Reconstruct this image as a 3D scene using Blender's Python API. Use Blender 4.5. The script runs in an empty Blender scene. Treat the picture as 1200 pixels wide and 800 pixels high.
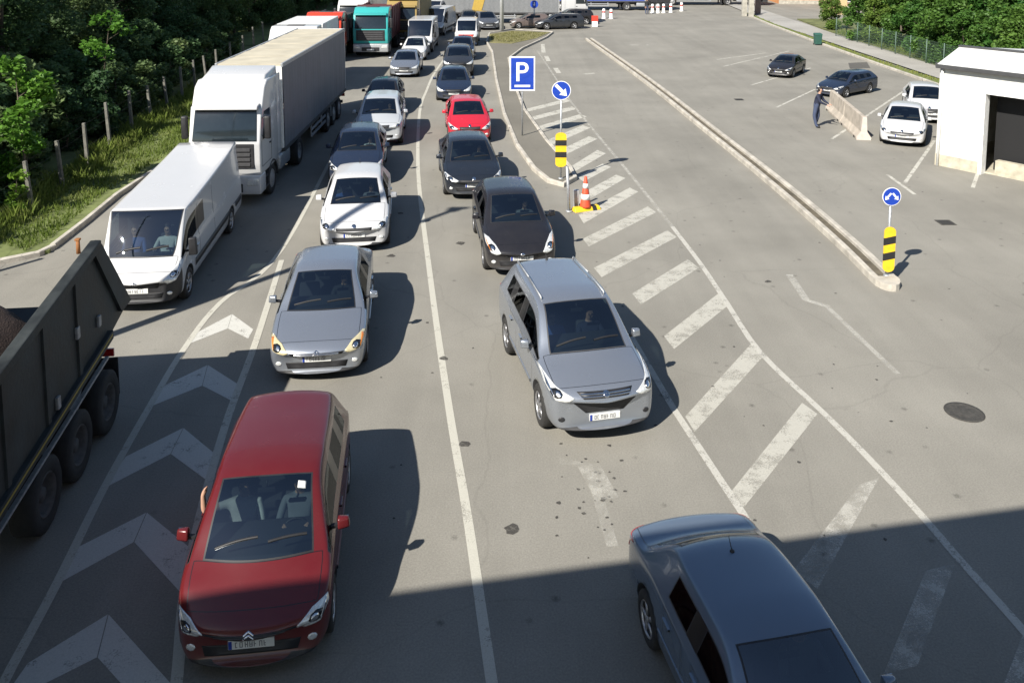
import bpy, bmesh, math, random
from mathutils import Vector, Matrix
from mathutils.bvhtree import BVHTree
R = math.radians
scn = bpy.context.scene
COL = scn.collection
rnd = random.Random(7)

# ------------------------------------------------------------------ camera model (1200x800 reading of the place)
CF, CTH, CH, CCX, CCY = 1006.0, R(6.435), 7.97, 600.0, 47.6
def G(px, py, z=0.0):
    x = px - CCX; y = py - CCY
    d = (x, CF*math.cos(CTH) - y*math.sin(CTH), -(y*math.cos(CTH) + CF*math.sin(CTH)))
    t = (CH - z)/-d[2]
    return Vector((d[0]*t, d[1]*t, z))

# ------------------------------------------------------------------ tagging / objects
def tag(o, label=None, cat=None, group=None, kind=None):
    if label: o['label'] = label
    if cat: o['category'] = cat
    if group: o['group'] = group
    if kind: o['kind'] = kind
    return o
def thing(name, label, cat, loc=(0, 0, 0), rz=0.0, group=None):
    o = bpy.data.objects.new(name, None); COL.objects.link(o)
    o.empty_display_size = .2
    o.location = loc; o.rotation_euler = (0, 0, rz)
    return tag(o, label, cat, group)
def obj(name, bm, mats, parent=None, smooth=False, loc=None, rz=None):
    me = bpy.data.meshes.new(name)
    if isinstance(bm, bmesh.types.BMesh):
        if smooth:
            for f in bm.faces: f.smooth = True
        bm.to_mesh(me); bm.free()
    else:
        me.from_pydata(*bm)
        if smooth: me.polygons.foreach_set('use_smooth', [True]*len(me.polygons))
    for m in (mats if isinstance(mats, (list, tuple)) else [mats]): me.materials.append(m)
    o = bpy.data.objects.new(name, me); COL.objects.link(o)
    if parent: o.parent = parent
    if loc is not None: o.location = loc
    if rz is not None: o.rotation_euler = (0, 0, rz)
    return o
def struct(name, bm, m, **k):
    return tag(obj(name, bm, m, **k), kind='structure')
KIDS = {}
def copy_tree(o, parent=None):
    c = o.copy(); COL.objects.link(c)
    if parent: c.parent = parent
    for ch in [q for q in COL.objects if q.parent == o]: copy_tree(ch, c)
    return c

# ------------------------------------------------------------------ materials
MATS = {}
def nmat(name):
    m = bpy.data.materials.new(name); m.use_nodes = True
    nt = m.node_tree; nt.nodes.clear()
    out = nt.nodes.new('ShaderNodeOutputMaterial')
    return m, nt, out
def N(nt, t, **k):
    n = nt.nodes.new(t)
    for a, v in k.items():
        if a in n.inputs: n.inputs[a].default_value = v
        else: setattr(n, a, v)
    return n
def ramp(nt, fac, stops):
    r = nt.nodes.new('ShaderNodeValToRGB'); e = r.color_ramp.elements
    while len(e) > 1: e.remove(e[-1])
    e[0].position, e[0].color = stops[0][0], (*stops[0][1], 1)
    for p, c in stops[1:]:
        q = e.new(p); q.color = (*c, 1)
    nt.links.new(fac, r.inputs['Fac'])
    return r
def g3(v): return (v, v, v)
def pmat(name, col, rough=.5, metal=0.0, coat=0.0, var=.12, scale=6.0, spec=.5, bump=0.0, rvar=.1):
    key = (name, tuple(col), rough, metal, coat)
    if key in MATS: return MATS[key]
    m, nt, out = nmat(name)
    b = N(nt, 'ShaderNodeBsdfPrincipled', Roughness=rough, Metallic=metal)
    b.inputs['Coat Weight'].default_value = coat; b.inputs['Coat Roughness'].default_value = .04
    b.inputs['Specular IOR Level'].default_value = spec
    tc = N(nt, 'ShaderNodeTexCoord'); no = N(nt, 'ShaderNodeTexNoise', Scale=scale, Detail=6.0, Roughness=.6)
    nt.links.new(tc.outputs['Object'], no.inputs['Vector'])
    lo = tuple(max(0, c*(1-var)) for c in col); hi = tuple(min(1, c*(1+var)) for c in col)
    r = ramp(nt, no.outputs['Fac'], [(.3, lo), (.7, hi)])
    nt.links.new(r.outputs['Color'], b.inputs['Base Color'])
    mr = N(nt, 'ShaderNodeMapRange'); mr.inputs['To Min'].default_value = max(.02, rough-rvar*rough); mr.inputs['To Max'].default_value = min(1, rough+rvar)
    nt.links.new(no.outputs['Fac'], mr.inputs['Value']); nt.links.new(mr.outputs['Result'], b.inputs['Roughness'])
    if bump:
        bp = N(nt, 'ShaderNodeBump', Strength=bump, Distance=.02)
        n2 = N(nt, 'ShaderNodeTexNoise', Scale=scale*8, Detail=4.0)
        nt.links.new(tc.outputs['Object'], n2.inputs['Vector'])
        nt.links.new(n2.outputs['Fac'], bp.inputs['Height']); nt.links.new(bp.outputs['Normal'], b.inputs['Normal'])
    nt.links.new(b.outputs['BSDF'], out.inputs['Surface'])
    MATS[key] = m
    return m
def paint(name, col, metal=.0, rough=.32):
    """car paint with road dust low on the flanks and a dark cloth-like inner side"""
    key = ('paint', name, tuple(col))
    if key in MATS: return MATS[key]
    m, nt, out = nmat(name)
    b = N(nt, 'ShaderNodeBsdfPrincipled', Roughness=rough, Metallic=metal)
    b.inputs['Coat Weight'].default_value = .45; b.inputs['Coat Roughness'].default_value = .03; b.inputs['Specular IOR Level'].default_value = .35
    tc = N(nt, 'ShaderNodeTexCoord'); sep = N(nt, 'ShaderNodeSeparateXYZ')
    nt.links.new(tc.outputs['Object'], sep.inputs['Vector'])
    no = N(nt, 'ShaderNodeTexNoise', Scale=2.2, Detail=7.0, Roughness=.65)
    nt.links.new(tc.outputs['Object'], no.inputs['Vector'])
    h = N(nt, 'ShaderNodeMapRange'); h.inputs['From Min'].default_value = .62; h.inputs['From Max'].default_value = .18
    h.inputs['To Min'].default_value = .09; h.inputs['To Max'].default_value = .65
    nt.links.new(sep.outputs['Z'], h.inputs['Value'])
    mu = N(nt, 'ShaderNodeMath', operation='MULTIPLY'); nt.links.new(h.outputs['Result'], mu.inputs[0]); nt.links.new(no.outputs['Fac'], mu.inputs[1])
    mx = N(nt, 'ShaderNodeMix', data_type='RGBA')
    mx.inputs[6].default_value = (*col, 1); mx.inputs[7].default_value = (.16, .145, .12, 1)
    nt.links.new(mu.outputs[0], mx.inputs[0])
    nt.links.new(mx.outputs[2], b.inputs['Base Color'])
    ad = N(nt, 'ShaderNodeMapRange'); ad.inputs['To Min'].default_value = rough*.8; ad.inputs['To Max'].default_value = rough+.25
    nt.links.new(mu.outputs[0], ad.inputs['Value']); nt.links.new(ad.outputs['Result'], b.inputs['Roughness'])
    inner = N(nt, 'ShaderNodeBsdfDiffuse', Color=(.03, .03, .032, 1))
    geo = N(nt, 'ShaderNodeNewGeometry'); ms = N(nt, 'ShaderNodeMixShader')
    nt.links.new(geo.outputs['Backfacing'], ms.inputs['Fac'])
    nt.links.new(b.outputs['BSDF'], ms.inputs[1]); nt.links.new(inner.outputs['BSDF'], ms.inputs[2])
    nt.links.new(ms.outputs['Shader'], out.inputs['Surface'])
    MATS[key] = m
    return m
def glass_mat(name, tint=(.42, .52, .52), base=.12, top=.75):
    m, nt, out = nmat(name)
    tr = N(nt, 'ShaderNodeBsdfTransparent', Color=(*tint, 1))
    gl = N(nt, 'ShaderNodeBsdfGlossy', Color=(.9, .95, 1, 1), Roughness=.012)
    lw = N(nt, 'ShaderNodeLayerWeight', Blend=.35)
    mr = N(nt, 'ShaderNodeMapRange'); mr.inputs['To Min'].default_value = base*.6; mr.inputs['To Max'].default_value = top
    nt.links.new(lw.outputs['Fresnel'], mr.inputs['Value'])
    ms = N(nt, 'ShaderNodeMixShader')
    nt.links.new(mr.outputs['Result'], ms.inputs['Fac']); nt.links.new(tr.outputs['BSDF'], ms.inputs[1]); nt.links.new(gl.outputs['BSDF'], ms.inputs[2])
    nt.links.new(ms.outputs['Shader'], out.inputs['Surface'])
    return m
GLASS = glass_mat('windscreen_glass', (.36, .44, .45), .22)
SGLASS = glass_mat('side_glass', (.30, .35, .36), .07, .32)
DARKGLASS = pmat('dark_glass', (.012, .018, .022), .06, 0, .5, spec=.6)
RUBBER = pmat('black_rubber', (.012, .012, .013), .7)
TYRE = pmat('tyre_rubber', (.022, .021, .02), .85, var=.3, scale=14, bump=.3)
BLACKP = pmat('black_plastic', (.018, .018, .02), .5, var=.25)
PILLAR = pmat('gloss_black', (.008, .008, .009), .28, 0, .3, var=.2)
CHARP = pmat('grey_plastic', (.045, .045, .048), .6, var=.2)
ALLOY = pmat('alloy', (.42, .42, .43), .35, .8, var=.2)
CHROME = pmat('chrome', (.75, .75, .76), .14, 1.0)
LAMP = pmat('lamp_lens', (.72, .73, .72), .12, .35, 1.0, var=.25, scale=30)
AMBER = pmat('amber_lens', (.55, .18, .03), .2, 0, .8)
REDLENS = pmat('red_lens', (.30, .012, .012), .18, 0, 1)
PLATE = pmat('plate_white', (.68, .68, .66), .4)
PLATEBLUE = pmat('plate_blue', (.02, .05, .30), .4)
PLATEINK = pmat('plate_ink', (.16, .16, .17), .5)
CLOTH = pmat('seat_cloth', (.045, .047, .052), .95, scale=40)
DASH = pmat('dashboard_vinyl', (.03, .031, .034), .75, scale=30)
SKIN = pmat('skin', (.46, .27, .19), .55)
HAIR = pmat('dark_hair', (.025, .018, .013), .6)
GALV = pmat('galvanised_steel', (.40, .41, .42), .45, .5, var=.25, scale=20)
CONC = pmat('concrete', (.36, .34, .29), .9, var=.3, scale=3, bump=.4)
POSTM = pmat('old_concrete', (.15, .145, .125), .9, var=.35, scale=5, bump=.4)
CONC_D = pmat('concrete_dirty', (.25, .235, .20), .9, var=.35, scale=4, bump=.4)
WHITE = pmat('white_enamel', (.78, .78, .76), .4, 0, .3)
BLUE = pmat('sign_blue', (.012, .05, .36), .35)
YELLOW = pmat('sign_yellow', (.72, .47, .02), .45)
BLACK = pmat('matt_black', (.014, .014, .015), .6)
REDW = pmat('signal_red', (.55, .05, .03), .45)

# ------------------------------------------------------------------ mesh helpers
def BM(): return bmesh.new()
def bx(bm, x0, x1, y0, y1, z0, z1, mi=0, bev=0.0, M=None):
    t = bmesh.new(); bmesh.ops.create_cube(t, size=1)
    for v in t.verts: v.co = Vector((x0+(v.co.x+.5)*(x1-x0), y0+(v.co.y+.5)*(y1-y0), z0+(v.co.z+.5)*(z1-z0)))
    if bev: bmesh.ops.bevel(t, geom=t.edges[:], offset=bev, segments=2, affect='EDGES', profile=.6)
    merge(bm, t, mi, M); return bm
def merge(bm, t, mi=0, M=None):
    vs = [bm.verts.new(M @ v.co if M else v.co) for v in t.verts]
    t.verts.index_update()
    for f in t.faces:
        try: q = bm.faces.new([vs[v.index] for v in f.verts]); q.material_index = mi; q.smooth = f.smooth
        except ValueError: pass
    t.free()
def hexa(bm, bot, top, mi=0, bev=0.0):
    """solid from two matching loops of points"""
    t = bmesh.new(); n = len(bot)
    a = [t.verts.new(p) for p in bot]; b = [t.verts.new(p) for p in top]
    t.faces.new(a[::-1]); t.faces.new(b)
    for i in range(n): t.faces.new((a[i], a[(i+1) % n], b[(i+1) % n], b[i]))
    bmesh.ops.recalc_face_normals(t, faces=t.faces)
    if bev: bmesh.ops.bevel(t, geom=t.edges[:], offset=bev, segments=2, affect='EDGES', profile=.6)
    merge(bm, t, mi); return bm
def tube(bm, p, q, r0, r1=None, n=8, mi=0, cap=True):
    p, q = Vector(p), Vector(q); r1 = r0 if r1 is None else r1
    d = (q-p).normalized(); u = d.orthogonal().normalized(); w = d.cross(u)
    A, B = [], []
    for i in range(n):
        a = 2*math.pi*i/n; e = u*math.cos(a)+w*math.sin(a)
        A.append(bm.verts.new(p+e*r0)); B.append(bm.verts.new(q+e*r1))
    for i in range(n):
        f = bm.faces.new((A[i], A[(i+1) % n], B[(i+1) % n], B[i])); f.material_index = mi; f.smooth = True
    if cap:
        for L in (A[::-1], B): bm.faces.new(L).material_index = mi
    return bm
def lathe_x(bm, prof, n=28, mi=0, c=(0, 0, 0)):
    """profile of (x, r) turned about the x axis"""
    rings = []
    for x, r in prof:
        rings.append([bm.verts.new((c[0]+x, c[1]+r*math.cos(2*math.pi*k/n), c[2]+r*math.sin(2*math.pi*k/n))) for k in range(n)])
    for a, b in zip(rings, rings[1:]):
        for k in range(n):
            f = bm.faces.new((a[k], a[(k+1) % n], b[(k+1) % n], b[k])); f.material_index = mi; f.smooth = True
    return bm
def lathe_z(bm, prof, n=20, mi=0, c=(0, 0, 0)):
    rings = []
    for r, z in prof:
        rings.append([bm.verts.new((c[0]+r*math.cos(2*math.pi*k/n), c[1]+r*math.sin(2*math.pi*k/n), c[2]+z)) for k in range(n)])
    for a, b in zip(rings, rings[1:]):
        for k in range(n):
            f = bm.faces.new((a[k], a[(k+1) % n], b[(k+1) % n], b[k])); f.material_index = mi; f.smooth = True
    bm.faces.new(rings[0][::-1]).material_index = mi; bm.faces.new(rings[-1]).material_index = mi
    return bm
def prism(bm, pts, z0, z1, mi=0):
    a = [bm.verts.new((p[0], p[1], z0)) for p in pts]; b = [bm.verts.new((p[0], p[1], z1)) for p in pts]
    fs = [bm.faces.new(a[::-1]), bm.faces.new(b)]
    for i in range(len(pts)): fs.append(bm.faces.new((a[i], a[(i+1) % len(pts)], b[(i+1) % len(pts)], b[i])))
    for f in fs: f.material_index = mi
    bmesh.ops.recalc_face_normals(bm, faces=fs)
    return bm
def sheet(bm, pts, z, mi=0):
    f = bm.faces.new([bm.verts.new((p[0], p[1], z)) for p in pts]); f.material_index = mi
    if f.calc_area() > 0:
        f.normal_update()
        if f.normal.z < 0: f.normal_flip()
    return bm
def catmull(pts, n=6):
    P = [Vector(p) for p in pts]; P = [P[0]*2-P[1]]+P+[P[-1]*2-P[-2]]; out = []
    for i in range(1, len(P)-2):
        for k in range(n):
            t = k/n
            out.append(.5*((2*P[i])+(P[i+1]-P[i-1])*t+(2*P[i-1]-5*P[i]+4*P[i+1]-P[i+2])*t*t+(3*P[i]-P[i-1]-3*P[i+1]+P[i+2])*t**3))
    out.append(P[-2]); return out
def strip(bm, pts, w, z, mi=0):
    """flat painted band of width w along ground points"""
    L = []
    for i, p in enumerate(pts):
        d = (pts[min(i+1, len(pts)-1)]-pts[max(i-1, 0)]).to_2d()
        if d.length < 1e-6: continue
        d.normalize(); n = Vector((-d.y, d.x))*w/2
        L.append((bm.verts.new((p.x+n.x, p.y+n.y, z)), bm.verts.new((p.x-n.x, p.y-n.y, z))))
    for a, b in zip(L, L[1:]):
        f = bm.faces.new((a[0], a[1], b[1], b[0])); f.material_index = mi
        f.normal_update()
        if f.normal.z < 0: f.normal_flip()
    return bm
def kerb(bm, pts, w, h, mi=0, z0=-.05):
    """raised kerb of width w along ground points with a chamfered top"""
    rows = []
    for i, p in enumerate(pts):
        d = (pts[min(i+1, len(pts)-1)]-pts[max(i-1, 0)]).to_2d().normalized(); n = Vector((-d.y, d.x))
        rows.append([bm.verts.new((p.x+n.x*s*w/2, p.y+n.y*s*w/2, z)) for s, z in ((-1, z0), (-1, h-.02), (-.75, h), (.75, h), (1, h-.02), (1, z0))])
    fs = []
    for a, b in zip(rows, rows[1:]):
        for k in range(5): fs.append(bm.faces.new((a[k], a[k+1], b[k+1], b[k])))
    fs += [bm.faces.new(rows[0]), bm.faces.new(rows[-1][::-1])]
    bmesh.ops.recalc_face_normals(bm, faces=fs)
    for f in fs: f.material_index = mi
    return bm

# ------------------------------------------------------------------ people (one skinned surface each)
def person_mesh(J, E, seated_shirt, trousers):
    """J: name -> (x,y,z,radius,material index); E: edges by name"""
    me = bpy.data.meshes.new('person'); names = list(J)
    me.from_pydata([J[n][:3] for n in names], [(names.index(a), names.index(b)) for a, b in E], [])
    o = bpy.data.objects.new('person_build', me); COL.objects.link(o)
    o.modifiers.new('s', 'SKIN')
    for i, n in enumerate(names):
        sv = me.skin_vertices[0].data[i]; r = J[n][3]; sv.radius = (r, r) if not isinstance(r, tuple) else r
        sv.use_root = (n == 'pelvis')
    ss = o.modifiers.new('u', 'SUBSURF'); ss.levels = ss.render_levels = 2
    dg = bpy.context.evaluated_depsgraph_get()
    ev = bpy.data.meshes.new_from_object(o.evaluated_get(dg))
    bpy.data.objects.remove(o)
    pts = [(Vector(J[n][:3]), J[n][3] if not isinstance(J[n][3], tuple) else J[n][3][0], J[n][4]) for n in names]
    segs = []
    for a, b in E:
        A, B = J[a], J[b]
        for k in range(7):
            t = k/6; segs.append((Vector(A[:3]).lerp(Vector(B[:3]), t), A[4] if t < .5 else B[4]))
    ev.materials.clear()
    for m in (SKIN, seated_shirt, trousers, BLACK): ev.materials.append(m)
    for p in ev.polygons:
        c = p.center; p.material_index = min(segs, key=lambda s: (s[0]-c).length_squared)[1]; p.use_smooth = True
    return ev
def hand(J, E, wrist, side, d, pre):
    """palm with four fingers and a thumb closed on something ahead (direction d)"""
    w = Vector(J[wrist][:3]); d = Vector(d).normalized(); up = Vector((0, 0, 1)); s = d.cross(up).normalized()
    palm = w+d*.07; J[pre+'palm'] = (*palm, .030, 0); E.append((wrist, pre+'palm'))
    for k, L in enumerate((.060, .070, .066, .052)):
        b = palm+s*(k-1.5)*.019+d*.02; m = b+d*L*.6; t = m-up*L*.5+d*.01
        J[pre+'fa%d' % k] = (*m, .0085, 0); J[pre+'fb%d' % k] = (*t, .0075, 0)
        E += [(pre+'palm', pre+'fa%d' % k), (pre+'fa%d' % k, pre+'fb%d' % k)]
    t = w+d*.05+s*side*.045-up*.01; J[pre+'th'] = (*t, .010, 0); E.append((pre+'palm', pre+'th'))
def head_parts(root, top, face_dir, hair=HAIR):
    """hair cap and eyes on a head centred at TOP, looking along face_dir"""
    f = Vector(face_dir).normalized(); s = f.cross(Vector((0, 0, 1))).normalized(); c = Vector(top)
    bm = BM(); t = bmesh.new(); bmesh.ops.create_uvsphere(t, u_segments=16, v_segments=12, radius=1)
    for v in t.verts:
        q = v.co.copy(); v.co = c+s*(q.x*.083)+f*(q.y*.103-.012)+Vector((0, 0, q.z*.115+.018))
    kill = [v for v in t.verts if (v.co-c).dot(f) > .045 and v.co.z < c.z+.075 or v.co.z < c.z-.05]
    bmesh.ops.delete(t, geom=kill, context='VERTS'); merge(bm, t)
    obj('hair', bm, hair, root, True)
    bm = BM()
    for k in (-1, 1):
        t = bmesh.new(); bmesh.ops.create_uvsphere(t, u_segments=8, v_segments=6, radius=.011); merge(bm, t, 0, Matrix.Translation(c+s*k*.03+f*.083+Vector((0, 0, .0))))
    obj('eyes', bm, BLACK, root, True)
SHIRTS = {'grey': pmat('grey_shirt', (.16, .17, .19), .9), 'blue': pmat('blue_shirt', (.05, .11, .32), .9), 'white': pmat('white_shirt', (.6, .6, .58), .9), 'black': pmat('black_shirt', (.02, .021, .025), .9), 'red': pmat('red_shirt', (.3, .04, .03), .9), 'navy': pmat('navy_jacket', (.014, .018, .04), .85)}
TROUS = pmat('dark_trousers', (.045, .06, .11), .9)
def seated_person(loc, rz, label, shirt, arms='wheel', scale=1.0):
    root_mesh_j = {}
    J = root_mesh_j
    J['pelvis'] = (0, .0, .10, (.15, .12), 2)
    J['belly'] = (0, .05, .27, (.14, .11), 1); J['chest'] = (0, .12, .46, (.165, .12), 1); J['neckb'] = (0, .15, .58, (.075, .07), 1)
    J['neck'] = (0, .14, .645, .055, 0); J['jaw'] = (0, .10, .70, .068, 0); J['skull'] = (0, .115, .79, .086, 0); J['crown'] = (0, .12, .84, .070, 0); J['nose'] = (0, .018, .755, .014, 0)
    E = [('pelvis', 'belly'), ('belly', 'chest'), ('chest', 'neckb'), ('neckb', 'neck'), ('neck', 'jaw'), ('jaw', 'skull'), ('skull', 'crown'), ('skull', 'nose')]
    for s, n in ((-1, 'r'), (1, 'l')):
        J[n+'hip'] = (s*.09, -.06, .09, .085, 2); J[n+'knee'] = (s*.13, -.46, .20, .062, 2); J[n+'ankle'] = (s*.13, -.74, -.14, .045, 2); J[n+'toe'] = (s*.14, -.90, -.15, .040, 3)
        E += [('pelvis', n+'hip'), (n+'hip', n+'knee'), (n+'knee', n+'ankle'), (n+'ankle', n+'toe')]
        J[n+'sh'] = (s*.19, .12, .52, .062, 1)
        if arms == 'window' and s == -1:
            J[n+'el'] = (s*.50, .0, .50, .044, 0); J[n+'wr'] = (s*.50, -.02, .74, .030, 0); d = (.35, -.1, .9)
        elif arms == 'wheel':
            J[n+'el'] = (s*.26, -.08, .33, .046, 1); J[n+'wr'] = (s*.17, -.30, .44, .030, 0); d = (-s*.25, -.8, .25)
        else:
            J[n+'el'] = (s*.25, -.03, .27, .046, 1); J[n+'wr'] = (s*.12, -.24, .27, .030, 0); d = (-s*.5, -.8, -.1)
        E += [('chest', n+'sh'), (n+'sh', n+'el'), (n+'el', n+'wr')]
        hand(J, E, n+'wr', s, d, n)
    me = person_mesh(J, E, SHIRTS[shirt], TROUS)
    o = bpy.data.objects.new('person', me); COL.objects.link(o); tag(o, label, 'person')
    o.location = loc; o.rotation_euler = (0, 0, rz); o.scale = (scale,)*3
    head_parts(o, (0, .11, .77), (0, -1, 0))
    return o
def standing_person(loc, rz, label, shirt, lean=.0, arms='down'):
    J = {}
    J['pelvis'] = (0, 0, .95, (.17, .135), 2); J['belly'] = (0, -lean*.3, 1.12, (.185, .15), 1); J['chest'] = (0, -lean*.8, 1.33, (.215, .16), 1); J['neckb'] = (0, -lean, 1.47, .075, 1)
    J['neck'] = (0, -lean*1.1, 1.53, .054, 0); J['jaw'] = (0, -lean*1.1-.03, 1.58, .066, 0); J['skull'] = (0, -lean*1.1-.01, 1.67, .085, 0); J['crown'] = (0, -lean*1.1, 1.72, .07, 0); J['nose'] = (0, -lean*1.1-.11, 1.635, .014, 0)
    E = [('pelvis', 'belly'), ('belly', 'chest'), ('chest', 'neckb'), ('neckb', 'neck'), ('neck', 'jaw'), ('jaw', 'skull'), ('skull', 'crown'), ('skull', 'nose')]
    for s, n in ((-1, 'r'), (1, 'l')):
        J[n+'hip'] = (s*.10, 0, .90, .108, 2); J[n+'knee'] = (s*.13, -.05*s, .50, .080, 2); J[n+'ankle'] = (s*.15, .06*s, .09, .060, 2); J[n+'toe'] = (s*.17, .06*s-.17, .045, .045, 3)
        E += [('pelvis', n+'hip'), (n+'hip', n+'knee'), (n+'knee', n+'ankle'), (n+'ankle', n+'toe')]
        J[n+'sh'] = (s*.20, -lean*.9, 1.41, .078, 1)
        if arms == 'front':
            J[n+'el'] = (s*.27, -lean-.12, 1.16, .064, 1); J[n+'wr'] = (s*.17, -lean-.36, 1.06, .030, 1); d = (0, -.8, -.3)
        else:
            J[n+'el'] = (s*.25, -lean*.5+.03, 1.13, .045, 1); J[n+'wr'] = (s*.26, -lean*.5-.04, .88, .030, 1); d = (0, -.15, -1)
        E += [('chest', n+'sh'), (n+'sh', n+'el'), (n+'el', n+'wr')]
        hand(J, E, n+'wr', s, d, n)
    me = person_mesh(J, E, SHIRTS[shirt], TROUS)
    o = bpy.data.objects.new('person', me); COL.objects.link(o); tag(o, label, 'person')
    o.location = loc; o.rotation_euler = (0, 0, rz)
    head_parts(o, (0, -lean*1.1-.01, 1.65), (0, -1, 0))
    return o

# ------------------------------------------------------------------ road vehicles
def wheel(parent, x, y, r, w, side, style=5, rimmat=None, near=True):
    """tyre mesh with its rim as a child; side = +1 outward along +x"""
    n = 32 if near else 18
    bm = BM(); s = side
    prof = [(-w*.45, r*.62), (-w*.5, r*.80), (-w*.46, r*.94), (-w*.36, r*.995), (w*.36, r*.995), (w*.46, r*.94), (w*.5, r*.80), (w*.47, r*.66), (w*.40, r*.63)]
    lathe_x(bm, [(a*s, b) for a, b in prof], n)
    bmesh.ops.recalc_face_normals(bm, faces=bm.faces)
    t = obj('wheel', bm, TYRE, parent, True, (x, y, r))
    bm = BM()
    lathe_x(bm, [(s*w*.42, r*.645), (s*w*.44, r*.61), (s*w*.30, r*.58), (s*w*.12, r*.50), (s*w*.10, r*.10), (s*w*.10, .001)], n, 1)
    lathe_x(bm, [(s*w*.42, r*.655), (s*w*.465, r*.635), (s*w*.44, r*.60), (s*w*.36, r*.585)], n, 0)
    for k in range(style):
        a = 2*math.pi*k/style; ca, sa = math.cos(a), math.sin(a)
        def P(rr, tt, xx): return (s*xx, rr*ca-tt*sa, rr*sa+tt*ca)
        h = r*.085 if style <= 6 else r*.04
        hexa(bm, [P(r*.08, -h*1.2, w*.30), P(r*.60, -h, w*.32), P(r*.60, h, w*.32), P(r*.08, h*1.2, w*.30)],
             [P(r*.08, -h*.9, w*.44), P(r*.60, -h*.8, w*.42), P(r*.60, h*.8, w*.42), P(r*.08, h*.9, w*.44)], 0)
    lathe_x(bm, [(s*w*.30, r*.16), (s*w*.45, r*.14), (s*w*.47, r*.06), (s*w*.47, .001)], 14, 0)
    bmesh.ops.recalc_face_normals(bm, faces=bm.faces)
    obj('rim', bm, [rimmat or ALLOY, BLACKP], t, True)
    return t

def lerp(a, b, t): return a+(b-a)*t
def ring_hood(y, W2, w, zb, ze, zc, zmid, corner=0.0, fwd=0.0):
    w = w*W2
    P = [(0, zb), (.80*w, zb), (.93*w, zb+.03), (.985*w, zb+.16), (w, zmid), (.985*w, ze-.06), (.955*w, ze-.015), (.92*w, ze), (.86*w, lerp(ze, zc, .28)), (.78*w, lerp(ze, zc, .5)), (.42*w, lerp(ze, zc, .88)), (0, zc)]
    out = []
    for i, (x, z) in enumerate(P):
        dy = corner*(x/W2)**3
        if i >= 9: dy -= fwd*(1-(x/(.8*W2))**2)
        out.append(Vector((x, y+dy, z)))
    return out
def ring_cab(y, W2, zb, zbelt, zmid, wr, zr, w=1.0, fwd=0.0, edge=.07, rx=.92):
    w = w*W2; zre = zr-edge
    a = Vector((.95*w, zbelt+.015)); b = Vector((wr, zre)); g = a.lerp(b, .90); g.x += .008; m = a.lerp(b, .5)
    P = [(0, zb), (.80*w, zb), (.93*w, zb+.03), (.985*w, zb+.16), (w, zmid), (.98*w, zbelt-.035), tuple(a), tuple(g), tuple(b), (wr*rx, zre+edge*(.42 if rx < .95 else .8)), (wr*.5, zr-edge*.14), (0, zr)]
    return [Vector((x, y-(fwd*(1-(x/wr)**2) if i >= 9 else 0), z)) for i, (x, z) in enumerate(P)]

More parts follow.
